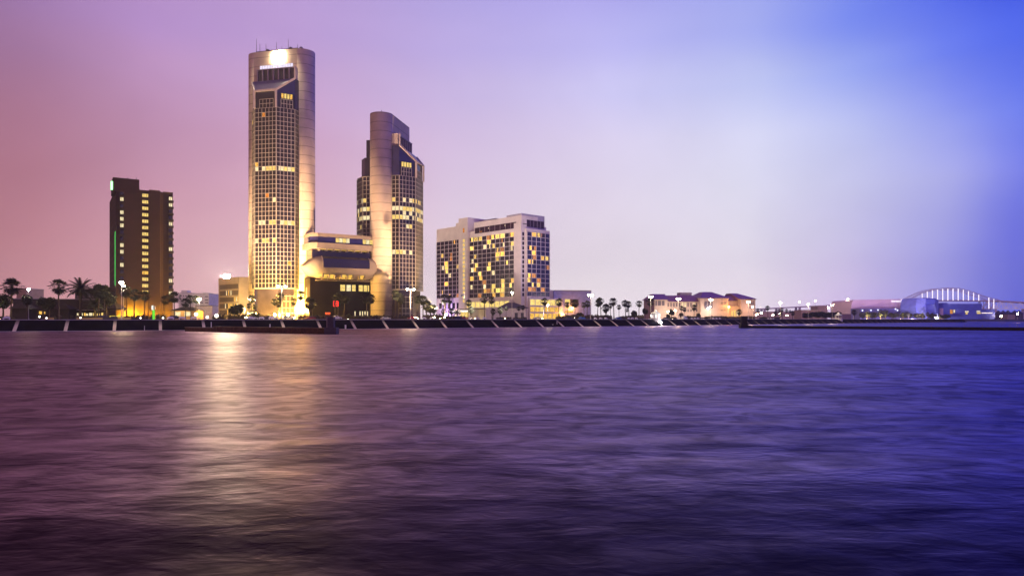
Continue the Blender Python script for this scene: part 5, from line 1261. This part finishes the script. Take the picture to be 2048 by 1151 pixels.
for px in (1734, 1765, 1800, 1840, 1872, 1905):
    Z = wall_at(px) + 9; uplight((wx(px, Z), Z, LG), (wx(px, Z + 10), Z + 10, LG + 8), 80000, (1, .74, .35), 'ground uplight under the golden-lit palms, ' + {1734: 'leftmost', 1765: 'second', 1800: 'third', 1840: 'fourth', 1872: 'fifth', 1905: 'rightmost'}[px] + ' of six', 150)
Z = wall_at(698) + 28; x = wx(698, Z); t = thing('round_shrub', 'rounded shrub glowing yellow before the dark lobby', 'shrub', (x, Z, LG)); b = MB(); clump_crown(b, (x, Z, LG + 1.5), .95, .95, 1.5, 260, .2, random.Random(4)); b.build('foliage', LEAF2, t, recalc=False)
b = MB(); b.tube([(x, Z, LG), (x, Z, LG + 1.2)], .1, 6); b.build('stem', BARK, t)
# ------------------------------------------------------------------ vehicles
def car_proto(kind, paint):
    r = thing(*({'sedan': ('parked_car', 'car', 'car'), 'suv': ('parked_car', 'car', 'car'), 'pickup': ('pickup_truck', 'pickup', 'pickup truck'), 'van': ('parked_van', 'van', 'van')}[kind]), (0, 0, 0), 'cars by the seawall')
    P = {'sedan': ([(-2.3, .35), (-2.3, .85), (-1.75, .98), (-1.1, 1.42), (.35, 1.44), (1.15, .98), (2.15, .82), (2.3, .55), (2.3, .35)], 1.45),
         'suv': ([(-2.4, .4), (-2.4, 1.05), (-2.2, 1.7), (.3, 1.75), (1.1, 1.12), (2.2, 1.0), (2.35, .6), (2.35, .4)], 1.75),
         'pickup': ([(-2.8, .5), (-2.8, 1.15), (-.6, 1.15), (-.5, 1.8), (.8, 1.82), (1.4, 1.2), (2.6, 1.1), (2.75, .7), (2.75, .5)], 1.8),
         'van': ([(-2.6, .4), (-2.6, 2.0), (-2.4, 2.2), (1.2, 2.2), (1.9, 1.3), (2.5, 1.1), (2.6, .4)], 2.2)}[kind][0]
    b = MB(); n = len(P); w = .9; zmax = max(z for _, z in P)
    def yy(z, s): return s * (w - max(0, z - 1.0) * .28)
    b.add([(x, yy(z, -1), z) for x, z in P] + [(x, yy(z, 1), z) for x, z in P], [tuple(range(n)), tuple(reversed(range(n, 2 * n)))] + [(i, n + i, n + (i + 1) % n, (i + 1) % n) for i in range(n)])
    b.build('body', mat('paint_' + paint, {'white': (.7, .7, .72), 'dark': (.02, .02, .03), 'silver': (.42, .42, .45), 'red': (.28, .015, .02), 'blue': (.03, .09, .35)}[paint], .25, .05, .5, spec=.6), r)
    g = MB(); z0, z1 = (1.0, 1.36) if kind == 'sedan' else ((1.12, 1.62) if kind == 'suv' else ((1.22, 1.7) if kind == 'pickup' else (1.35, 2.0)))
    xa, xb = {'sedan': (-1.2, .75), 'suv': (-2.1, .7), 'pickup': (-.42, 1.0), 'van': (-.2, 1.45)}[kind]
    for s in (-1, 1):
        g = MB(); ya, yb = yy(z0, s) + s * .012, yy(z1, s) + s * .012; g.quad((xa, ya, z0), (xb, ya, z0), (xb - .4, yb, z1), (xa + .25, yb, z1)); g.build('side_window', GLASS, r)
    for wxp in (P[0][0] + .85, P[-1][0] - .85):
        for s in (-1, 1):
            b = MB(); rr = .34 if kind in ('sedan',) else .4; n = 12; vs = []
            for q in (-.11, .11):
                for k in range(n): a = 2 * math.pi * k / n; vs.append((wxp + rr * math.cos(a), s * .86 + q, rr + rr * math.sin(a)))
            b.add(vs, [tuple(range(n)), tuple(reversed(range(n, 2 * n)))] + [(k, (k + 1) % n, n + (k + 1) % n, n + k) for k in range(n)]); b.build('wheel', DARKM, r)
    for s in (-1, 1):
        b = MB(); b.box(P[-1][0] - .08, P[-1][0] + .03, s * .62 - .16, s * .62 + .16, .62, .78); b.build('headlight', mat('headlight_glass', (.6, .6, .6), .2), r)
        b = MB(); b.box(P[0][0] - .03, P[0][0] + .08, s * .68 - .12, s * .68 + .12, .68, .86); b.build('tail_light', mat('tail_red', (.35, .02, .02), .3), r)
    return r
CP = {}
def car(px, d, kind, paint, label, flip=False):
    key = (kind, paint); Z = wall_at(px) + d; wd = wall_dir(px); a = math.atan2(wd.y, wd.x) + (math.pi if flip else 0); loc = (wx(px, Z), Z, LG + .01)
    if key not in CP: CP[key] = car_proto(kind, paint); o = CP[key]; o.location = loc; o.rotation_euler = (0, 0, a); o['label'] = label
    else: o = copy_tree(CP[key], loc, label, None, a)
CARS = [(211, 12, 'suv', 'dark', 'dark car parked below the pointed hut, left one'), (226, 12, 'sedan', 'dark', 'dark car parked below the pointed hut, right one'), (352, 12, 'suv', 'dark', 'dark vehicle between the white benches right of the brown hotel'),
        (504, 13, 'sedan', 'white', 'white car at the left foot of the tallest tower'), (530, 13, 'sedan', 'dark', 'black car before the glass lobby of the tallest tower'), (545, 14, 'sedan', 'white', 'white car left of the double lamp before the lobby'), (577, 15, 'suv', 'white', 'white car right of the double lamp before the lobby'),
        (620, 12, 'sedan', 'red', 'dark red car before the bright tower wall'), (671, 11, 'pickup', 'white', 'white pickup right of the jetty post below the red display'), (771, 12, 'sedan', 'silver', 'silver car below the second tower wall'), (825, 13, 'suv', 'red', 'red car at the foot of the street lamp by the second tower'),
        (916, 14, 'suv', 'dark', 'dark car before the stair tower of the white hotel'), (930, 14, 'sedan', 'red', 'dark red car left of the bright entrance canopy'), (1074, 12, 'sedan', 'silver', 'silver car before the orange-lit podium'), (1138, 12, 'sedan', 'dark', 'dark car before the plain box building'), (1164, 12, 'sedan', 'blue', 'blue car right of the dark car before the box building'),
        (1236, 12, 'sedan', 'blue', 'dark blue car below the lone tall palm'), (1332, 14, 'sedan', 'dark', 'dark car right of the bright gazebo'), (1369, 10, 'van', 'white', 'white van before the purple-roofed building'), (1404, 14, 'sedan', 'dark', 'dark car before the middle pavilion')]
for i, (px, d, k, p_, lb) in enumerate(CARS): car(px, d, k, p_, lb, i % 3 == 1)
# ------------------------------------------------------------------ promenade furniture
def bench_proto():
    r = thing('concrete_bench', 'bench', 'bench', (0, 0, 0), 'white concrete benches on the promenade')
    b = MB(); b.prism([(-1.15, -.35), (1.15, -.35), (1.15, .35), (-1.15, .35)], .42, .62); b.build('seat', WHITE2, r)
    b = MB(); b.add([(-1.0, .2, .62), (1.0, .2, .62), (1.0, .36, .62), (-1.0, .36, .62), (-.8, .3, 1.05), (.8, .3, 1.05), (.8, .42, 1.05), (-.8, .42, 1.05)], [(0,1,5,4),(1,2,6,5),(2,3,7,6),(3,0,4,7),(4,5,6,7)]); b.build('backrest', WHITE2, r)
    for s in (-1, 1):
        b = MB(); b.box(s * .85 - .12, s * .85 + .12, -.3, .3, 0, .42); b.build('leg', WHITE2, r)
    return r
BP = bench_proto(); bl = [(13, 'far left, below the big dark palm'), (341, 'left of three, right of the brown hotel'), (364.5, 'middle of three, right of the brown hotel'), (388, 'right of three, right of the brown hotel'), (502, 'before the left foot of the tallest tower'), (523, 'before the glass lobby, middle'), (543, 'before the glass lobby, right'),
  (834, 'left of three, right of the second tower lamp'), (848.5, 'middle of three, right of the second tower lamp'), (864, 'right of three, right of the second tower lamp'), (941, 'left of three at the entrance canopy'), (955, 'middle of three at the entrance canopy'), (969, 'right of three at the entrance canopy'),
  (1191, 'left of three, below the tall sky-backed palms'), (1201.5, 'middle of three, below the tall sky-backed palms'), (1212, 'right of three, below the tall sky-backed palms'), (1258, 'left of three, left of the bright gazebo'), (1265, 'middle of three, left of the bright gazebo'), (1273, 'right of three, left of the bright gazebo'),
  (1384, 'left of three, right of the white van'), (1390.5, 'middle of three, right of the white van'), (1396.5, 'right of three, right of the white van'), (1427, 'left of three before the middle pavilion'), (1433.5, 'middle of three before the middle pavilion'), (1440, 'right of three before the middle pavilion'), (1537, 'left of three, right of the breakwater post'), (1542, 'middle of three, right of the breakwater post'), (1547, 'right of three, right of the breakwater post')]
for i, (px, lb) in enumerate(bl):
    Z = wall_at(px) + 2.6; wd = wall_dir(px); loc = (wx(px, Z), Z, LG + .15); a = math.atan2(wd.y, wd.x)
    o = BP if i == 0 else copy_tree(BP, loc, ''); o.location = loc; o.rotation_euler = (0, 0, a); o['label'] = 'white concrete bench on the promenade, ' + lb
    if px > 330 and px < 400: o.scale = (1.15, 1, 1)
for i, (a, c, lb) in enumerate(((89, 108, 'left one'), (153, 205, 'longest one'), (236, 262, 'by the street lamp'))):
    Z = wall_at((a + c) / 2) + 7; t = thing('planter_kerb', 'low ochre planter wall on the promenade at the left, ' + lb, 'planter', (wx((a + c) / 2, Z), Z, LG)); wd = wall_dir(150)
    F = Face((wx(a, Z), Z), wd); T_ = F.t(c); b = MB(); F.blk(b, 0, T_, 0, .4, LG, LG + .85); b.build('kerb', mat('ochre_kerb', (.5, .34, .12), .8), t); b = MB(); F.blk(b, .2, T_ - .2, -1.4, -.02, LG, LG + .7); b.build('soil', mat('soil', (.05, .04, .03), .9), t)
def gazebo(px, label, sc=1.0, lit=False):
    Z = wall_at(px); x = wx(px, Z); t = thing('gazebo', label, 'gazebo', (x, Z, LG), 'white gazebos on the seawall'); R0 = 2.75 * sc
    def ring(r_, z0, z1, r2=None, n=8, off=math.pi / 8):
        b = MB(); r2 = r_ if r2 is None else r2
        vs = [(x + r_ * math.cos(off + 2 * math.pi * k / n), Z + r_ * math.sin(off + 2 * math.pi * k / n), z0) for k in range(n)] + [(x + r2 * math.cos(off + 2 * math.pi * k / n), Z + r2 * math.sin(off + 2 * math.pi * k / n), z1) for k in range(n)]
        return b.add(vs, [tuple(reversed(range(n))), tuple(range(n, 2 * n))] + [(k, (k + 1) % n, n + (k + 1) % n, n + k) for k in range(n)])
    ring(R0 * 1.15, .2, LG + .35, R0 * 1.25).build('platform', WHITE2, t)
    for k in range(8):
        a = math.pi / 8 + k * math.pi / 4; cx_, cy_ = x + R0 * math.cos(a), Z + R0 * math.sin(a)
        b = MB(); b.tube([(cx_, cy_, LG + .35), (cx_, cy_, LG + 3.1 * sc)], .2 * sc, 8); b.build('column', WHITE2, t)
        a2 = a + math.pi / 4; q = (x + R0 * math.cos(a2), Z + R0 * math.sin(a2))
        if k not in (1,):
            b = MB(); b.bar((cx_, cy_, LG + .85), (q[0], q[1], LG + .85), .12, .8); b.build('balustrade', WHITE2, t)
    b = ring(R0 * 1.04, LG + 3.1 * sc, LG + 3.55 * sc); b.build('entablature', WHITE2, t)
    ring(R0 * 1.3, LG + 3.56 * sc, LG + 4.9 * sc, R0 * .38).build('roof', mat('gazebo_roof', (.5, .52, .52), .6), t)
    cu = ring(R0 * .34, LG + 4.91 * sc, LG + 5.5 * sc); cu.build('cupola', WHITE2, t)
    ring(R0 * .42, LG + 5.51 * sc, LG + 6.2 * sc, .05).build('cupola_roof', WHITE2, t)
    if lit:
        n_ = NRM[min(range(NP), key=lambda i: abs(CX + FPX * WP[i].x / WP[i].y - px))]
        lx_, ly_ = x + n_.x * (R0 * 1.3 + .5), Z + n_.y * (R0 * 1.3 + .5)
        b = MB(); b.ball((lx_, ly_, 2.2), .5, 12, 8, .9); b.build('underfloor_lamp', emit('gazebo_lamp', (1, .95, .8), 450, lights=True), t)
        point((lx_ + n_.x * 2.5, ly_ + n_.y * 2.5, 3.2), 700, (1, .95, .85), .8, parent=t)
        point((x, Z, LG + 2.6), 1500, (1, .97, .92), .5, parent=t)
        point((x + n_.x * 6.5, Z + n_.y * 6.5, LG + 4.5), 1500, (.95, 1, 1), .5, parent=t)
    return t
gazebo(1311, 'white octagonal gazebo on the seawall, dazzling lamp under its platform', 1.0, True)
gazebo(1677, 'white octagonal gazebo on the seawall at the far dark tree row, unlit', 1.08)
# marker posts and boxes on the steps
def marker(px, y0, y1, wpx, label, o=RUN + .6, kind='post'):
    Z = wall_at(px); i = min(range(NP), key=lambda k: abs(CX + FPX * WP[k].x / WP[k].y - px)); n_ = NRM[i]; Z2 = Z + n_.y * o; x = wx(px, Z2); w = wpx * Z2 / FPX / 2
    z0, z1 = max(0.0, hz(y1, Z2)), hz(y0, Z2); t = thing('marker_post' if kind == 'post' else 'utility_box', label, 'post' if kind == 'post' else 'box', (x, Z2, z0))
    b = MB(); b.tube([(x, Z2, 0), (x, Z2, z0), (x, Z2, z1)], [w * 1.15, w, w * .8], 8) if kind == 'post' else b.box(x - w, x + w, Z2 - w, Z2 + w, 0.1, z1); b.build('shaft' if kind == 'post' else 'housing', WHITE2, t)
    b = MB(); b.ball((x, Z2, z1), w * 1.0, 8, 5, .5) if kind == 'post' else b.box(x - w * 1.15, x + w * 1.15, Z2 - w * 1.15, Z2 + w * 1.15, z1 + .01, z1 + .15); b.build('cap', WHITE2, t)
for (px, a, c, w, lb, k) in ((289, 651, 656, 1.2, 'short white post at the steps below the brown hotel', 'post'), (540, 648, 655, 2.6, 'white post behind the jetty below the glass lobby', 'post'), (691, 650, 656.5, 2.6, 'small white box at the water below the lobby', 'box'), (1105, 648.5, 652.5, 3.2, 'white box at the waterline below the orange-lit podium', 'box'), (1114, 642, 653, 1.6, 'white post at the waterline right of the white box', 'post'),
                             (1448, 647.5, 649.5, 2.6, 'white box at the waterline below the middle pavilion', 'box'), (1454.5, 643, 649.6, 1.2, 'white post at the waterline below the middle pavilion', 'post'), (1599, 645, 647.4, 2.2, 'small white box at the waterline left of the dark tree row', 'box'), (1609.5, 643, 647.2, .9, 'thin white post at the waterline by the dark tree row', 'post'), (1650, 645.5, 646.6, 1.6, 'tiny white box at the waterline left of the far gazebo', 'box'), (1718, 642, 646, 1.0, 'thin post at the waterline below the violet hall left end', 'post'), (1764, 641, 645, 1.4, 'pale buoy post below the violet hall', 'post'), (1850, 643, 644.6, 2.4, 'pale box at the waterline below the museum', 'box')):
    marker(px, a, c, w, lb, kind=k)
for (px, yt, d, lb, fl) in ((928.5, 586, 30, 'flagpole with dark flag before the stair tower', True), (911, 592, 30, 'plain flagpole left of the stair tower', False), (884, 588, 34, 'plain flagpole at the left wing of the white hotel', False), (613, 575, 44, 'tall thin flagpole against the bright tower wall', False), (1418, 628, 12, 'short white twin pole before the middle pavilion, left', False), (1422, 628, 12, 'short white twin pole before the middle pavilion, right', False)):
    Z = wall_at(px) + d; x = wx(px, Z); h = hz(yt, Z); t = thing('flagpole', label=lb, cat='flagpole', loc=(x, Z, LG)); b = MB(); b.tube([(x, Z, LG), (x, Z, h)], [.12, .07], 6); b.build('pole', POLE, t); b = MB(); b.ball((x, Z, h), .15, 6, 5); b.build('finial', POLE, t)
    if fl: b = MB(); b.add([(x - .02, Z, h - .1), (x - 1.9, Z + .3, h - .9), (x - 1.8, Z + .3, h - 1.8), (x - .02, Z, h - 1.4)], [(0, 1, 2, 3)]); b.add([(x - .02, Z + .05, h - .1), (x - 1.9, Z + .35, h - .9), (x - 1.8, Z + .35, h - 1.8), (x - .02, Z + .05, h - 1.4)], [(3, 2, 1, 0)]); b.build('flag', mat('dark_flag', (.03, .03, .05), .8), t)
# ------------------------------------------------------------------ signs
REDL = emit('red_led', (1, .04, .03), 2.6); REDO = emit('red_neon', (1, .13, .03), 2.2)
Z = wall_at(671) + 16; x0, x1 = wx(666, Z), wx(677, Z); z0, z1 = hz(612.5, Z), hz(601.5, Z); xm = (x0 + x1) / 2
t = thing('red_display', 'pole-mounted electronic display with glowing red characters before the dark lobby', 'sign', (xm, Z, LG))
b = MB(); b.tube([(xm - .3, Z, LG), (xm - .3, Z, z0)], .16, 8); b.build('pole', DARKM, t); b = MB(); b.box(x0 - .1, x1 + .1, Z, Z + .4, z0 - .1, z1 + .1); b.build('panel', mat('display_black', (.02, .005, .005), .5), t)
def seg(b, cx_, zc, w, h, segs, th=.16):
    S = {'t': (-w/2, w/2, h/2 - th, h/2), 'm': (-w/2, w/2, -th/2, th/2), 'b': (-w/2, w/2, -h/2, -h/2 + th), 'tl': (-w/2, -w/2 + th, 0, h/2), 'bl': (-w/2, -w/2 + th, -h/2, 0), 'tr': (w/2 - th, w/2, 0, h/2), 'br': (w/2 - th, w/2, -h/2, 0)}
    for s in segs: a = S[s]; b.box(cx_ + a[0], cx_ + a[1], Z - .1, Z - .03, zc + a[2], zc + a[3])
b = MB(); seg(b, x0 + .45, (z0 + z1) / 2, .6, (z1 - z0) * .95, ('t', 'b', 'tl', 'bl'), .14); b.build('left_character', REDL, t)
b = MB(); seg(b, x1 - .6, (z0 + z1) / 2, 1.0, (z1 - z0) * .95, ('t', 'm', 'b', 'tr', 'br'), .32); b.build('right_character', REDL, t)
point((xm, Z - 1, (z0 + z1) / 2), 500, (1, .05, .03), .4, parent=t)
Z = wall_at(655) + 20; x0, x1 = wx(650, Z), wx(661, Z); t = thing('red_letter_sign', 'low row of glowing orange-red letters in the planting before the dark lobby', 'sign', ((x0 + x1) / 2, Z, LG))
b = MB(); b.box(x0, x1, Z + .02, Z + .3, LG, hz(624, Z)); b.build('panel', mat('display_black', (.02, .005, .005), .5), t)
for k in range(5):
    a = x0 + (x1 - x0) * k / 5 + .07; b = MB(); w_ = (x1 - x0) / 5 - .14; zb, zt = hz(628.5, Z), hz(624.6, Z); b.box(a, a + w_, Z - .08, Z, zt - .2, zt)
    if k % 2 == 0: b.box(a + w_ * .35, a + w_ * .65, Z - .08, Z, zb, zt - .2)
    else: b.box(a, a + w_ * .3, Z - .08, Z, zb, zt - .2); b.box(a + w_ * .7, a + w_, Z - .08, Z, zb, zt - .2)
    b.build('letter', REDO, t)
point(((x0 + x1) / 2, Z - .8, hz(625, Z)), 160, (1, .1, .03), .3, parent=t)
Z = wall_at(306) + 6; t = thing('green_pylon', 'slim pylon sign glowing green with a white box on top, before the brown hotel', 'sign', (wx(306.5, Z), Z, LG))
b = MB(); b.box(wx(304.8, Z), wx(308.3, Z), Z, Z + .5, LG, hz(619.5, Z)); b.build('green_column', emit('pylon_green', (.16, .85, .06), 1.0, .15, .5), t)
b = MB(); b.box(wx(303.2, Z), wx(306.2, Z), Z - .05, Z + .5, hz(619.3, Z), hz(610.5, Z)); b.build('lit_panel', emit('pylon_white', (.95, .95, .85), 1.4, .2, .8), t)
b = MB(); b.box(wx(306.3, Z), wx(309.8, Z), Z, Z + .5, hz(618.5, Z), hz(611.3, Z)); b.build('side_panel', mat('pylon_grey', (.4, .45, .4), .4), t)
# ------------------------------------------------------------------ jetties
def jetty():
    a = Vector((wx(372, 243), 243)); c = Vector((wx(652, 196.5), 196.5)); d = (c - a).normalized(); n = Vector((d.y, -d.x)); L_ = (c - a).length
    t = thing('left_jetty', 'low reddish-brown timber jetty running from the steps to a purple end post', 'jetty', ((a.x + c.x) / 2, (a.y + c.y) / 2, 0)); F = Face(a, d)
    if F.n.y > 0: F.n = -F.n
    W = mat('jetty_wood', (.13, .055, .045), .85, .3, .8)
    t2 = F.t(430)
    b = MB(); F.blk(b, t2, L_, -1.6, .6, -.5, 1.62); b.build('wall', W, t)
    b = MB(); F.blk(b, t2, L_, -1.7, .75, 1.63, 1.82); b.build('deck', mat('jetty_deck', (.20, .10, .08), .8, .2, .8), t)
    b = MB(); F.blk(b, 0, t2 - .2, -1.2, .4, -.5, 1.35); b.build('ramp', W, t); b = MB(); F.blk(b, 0, t2 - .2, -1.3, .5, 1.36, 1.5); b.build('ramp_deck', mat('jetty_rail', (.34, .25, .24), .8), t)
    for k in range(14):
        b = MB(); q = F.p(t2 + 2 + k * (L_ - t2 - 4) / 13, .78); b.tube([(q[0], q[1], -.5), (q[0], q[1], 1.55)], .16, 7); b.build('pile', W, t)
    p = thing('end_post', 'stepped purple-grey concrete post at the end of the reddish jetty', 'post', (c.x, c.y, 0)); Zc = 195.0; M_ = mat('post_purple', (.075, .05, .085), .8, .15, 1)
    b = MB(); b.box(wx(648, Zc), wx(672, Zc), Zc, Zc + 3.4, -.5, hz(654.5, Zc)); b.build('base', M_, p)
    b = MB(); b.box(wx(652.5, Zc), wx(665.5, Zc), Zc + .8, Zc + 2.6, hz(654.5, Zc), hz(633, Zc)); b.build('shaft', M_, p)
    b = MB(); b.box(wx(651.4, Zc), wx(653.2, Zc), Zc + .7, Zc + 2.7, hz(654.4, Zc), hz(633.2, Zc)); b.build('edge_strip', mat('post_edge', (.25, .17, .19), .8), p)
    Zm = 236; m = thing('marker_pole', 'white-topped pole rising from the jetty below the beige office block', 'pole', (wx(427.5, Zm), Zm, 0))
    b = MB(); x = wx(427.5, Zm); b.tube([(x, Zm - 2, 0), (x, Zm - 2, hz(655, Zm))], .22, 8); b.build('shaft', mat('pole_dark', (.1, .06, .1), .7), m); b = MB(); b.tube([(x, Zm - 2, hz(655, Zm)), (x, Zm - 2, hz(643.5, Zm))], .16, 8); b.build('white_top', WHITE2, m)
    # right breakwater
    a = Vector((wx(1487, 327), 327)); c = Vector((wx(2260, 232), 232)); t = thing('breakwater', 'long low dark breakwater wall reaching in from the right edge', 'breakwater', ((a.x + c.x) / 2, (a.y + c.y) / 2, 0)); F = Face(a, c - a); L_ = (c - a).length
    if F.n.y > 0: F.n = -F.n
    D_ = mat('breakwater_dark', (.016, .008, .012), .8, .3, .5)
    b = MB(); F.blk(b, 0, L_, -1.6, 0, -.5, .98); b.build('wall', D_, t); b = MB(); F.blk(b, 0, L_, -1.75, .15, .99, 1.2); b.build('cap', D_, t)
    p = thing('breakwater_post', 'dark square post at the left end of the breakwater', 'post', (a.x, a.y, 0)); Zc = 325
    b = MB(); b.box(wx(1482, Zc), wx(1497.5, Zc), Zc, Zc + 3.4, -.5, hz(649, Zc)); b.build('base', D_, p); b = MB(); b.box(wx(1484.8, Zc), wx(1495, Zc), Zc + .6, Zc + 2.6, hz(649, Zc), hz(632, Zc)); b.build('shaft', D_, p)
    for i, (px, py) in enumerate(((1696, 650.5), (1751, 650.8), (1863, 651.5), (1929, 651.5), (1965, 651.3), (2020, 650.8), (2035, 651.6))):
        Z_ = HC * FPX / (py + 1 - HY); x = wx(px, Z_); bo = thing('buoy', 'small pale float beyond the breakwater, %s from the left' % ordn[i], 'buoy', (x, Z_, 0), 'floats beyond the breakwater')
        b = MB(); b.ball((x, Z_, .15), .35, 8, 6); b.build('float', mat('buoy_pale', (.5, .45, .55), .5), bo); b = MB(); b.tube([(x, Z_, .4), (x, Z_, .8)], .05, 5); b.build('stem', DARKM, bo)
jetty()
# unused prototypes out of the scene, and no bookkeeping left on the things
for o in ROOTS:
    try:
        if '_loc' in o.keys(): del o['_loc']
    except ReferenceError: pass
def drop(o):
    for c in list(o.children): drop(c)
    bpy.data.objects.remove(o)
for pr in PF + PD:
    if pr.name not in used: drop(pr)
for o in C.objects:
    if '_loc' in o.keys(): del o['_loc']

def build_haze(dens):
    m = bpy.data.materials.new('evening_haze'); m.use_nodes = True; nt = m.node_tree; nt.nodes.clear()
    o = nt.nodes.new('ShaderNodeOutputMaterial'); v = nt.nodes.new('ShaderNodeVolumePrincipled'); nt.links.new(v.outputs[0], o.inputs['Volume'])
    v.inputs['Color'].default_value = (.88, .84, 1.0, 1); v.inputs['Density'].default_value = dens; v.inputs['Anisotropy'].default_value = .3
    b = MB(); b.box(-1900, 2000, -70, 1800, -1, 150); tag(b.build('haze', m), kind='stuff')
build_haze(.00013)
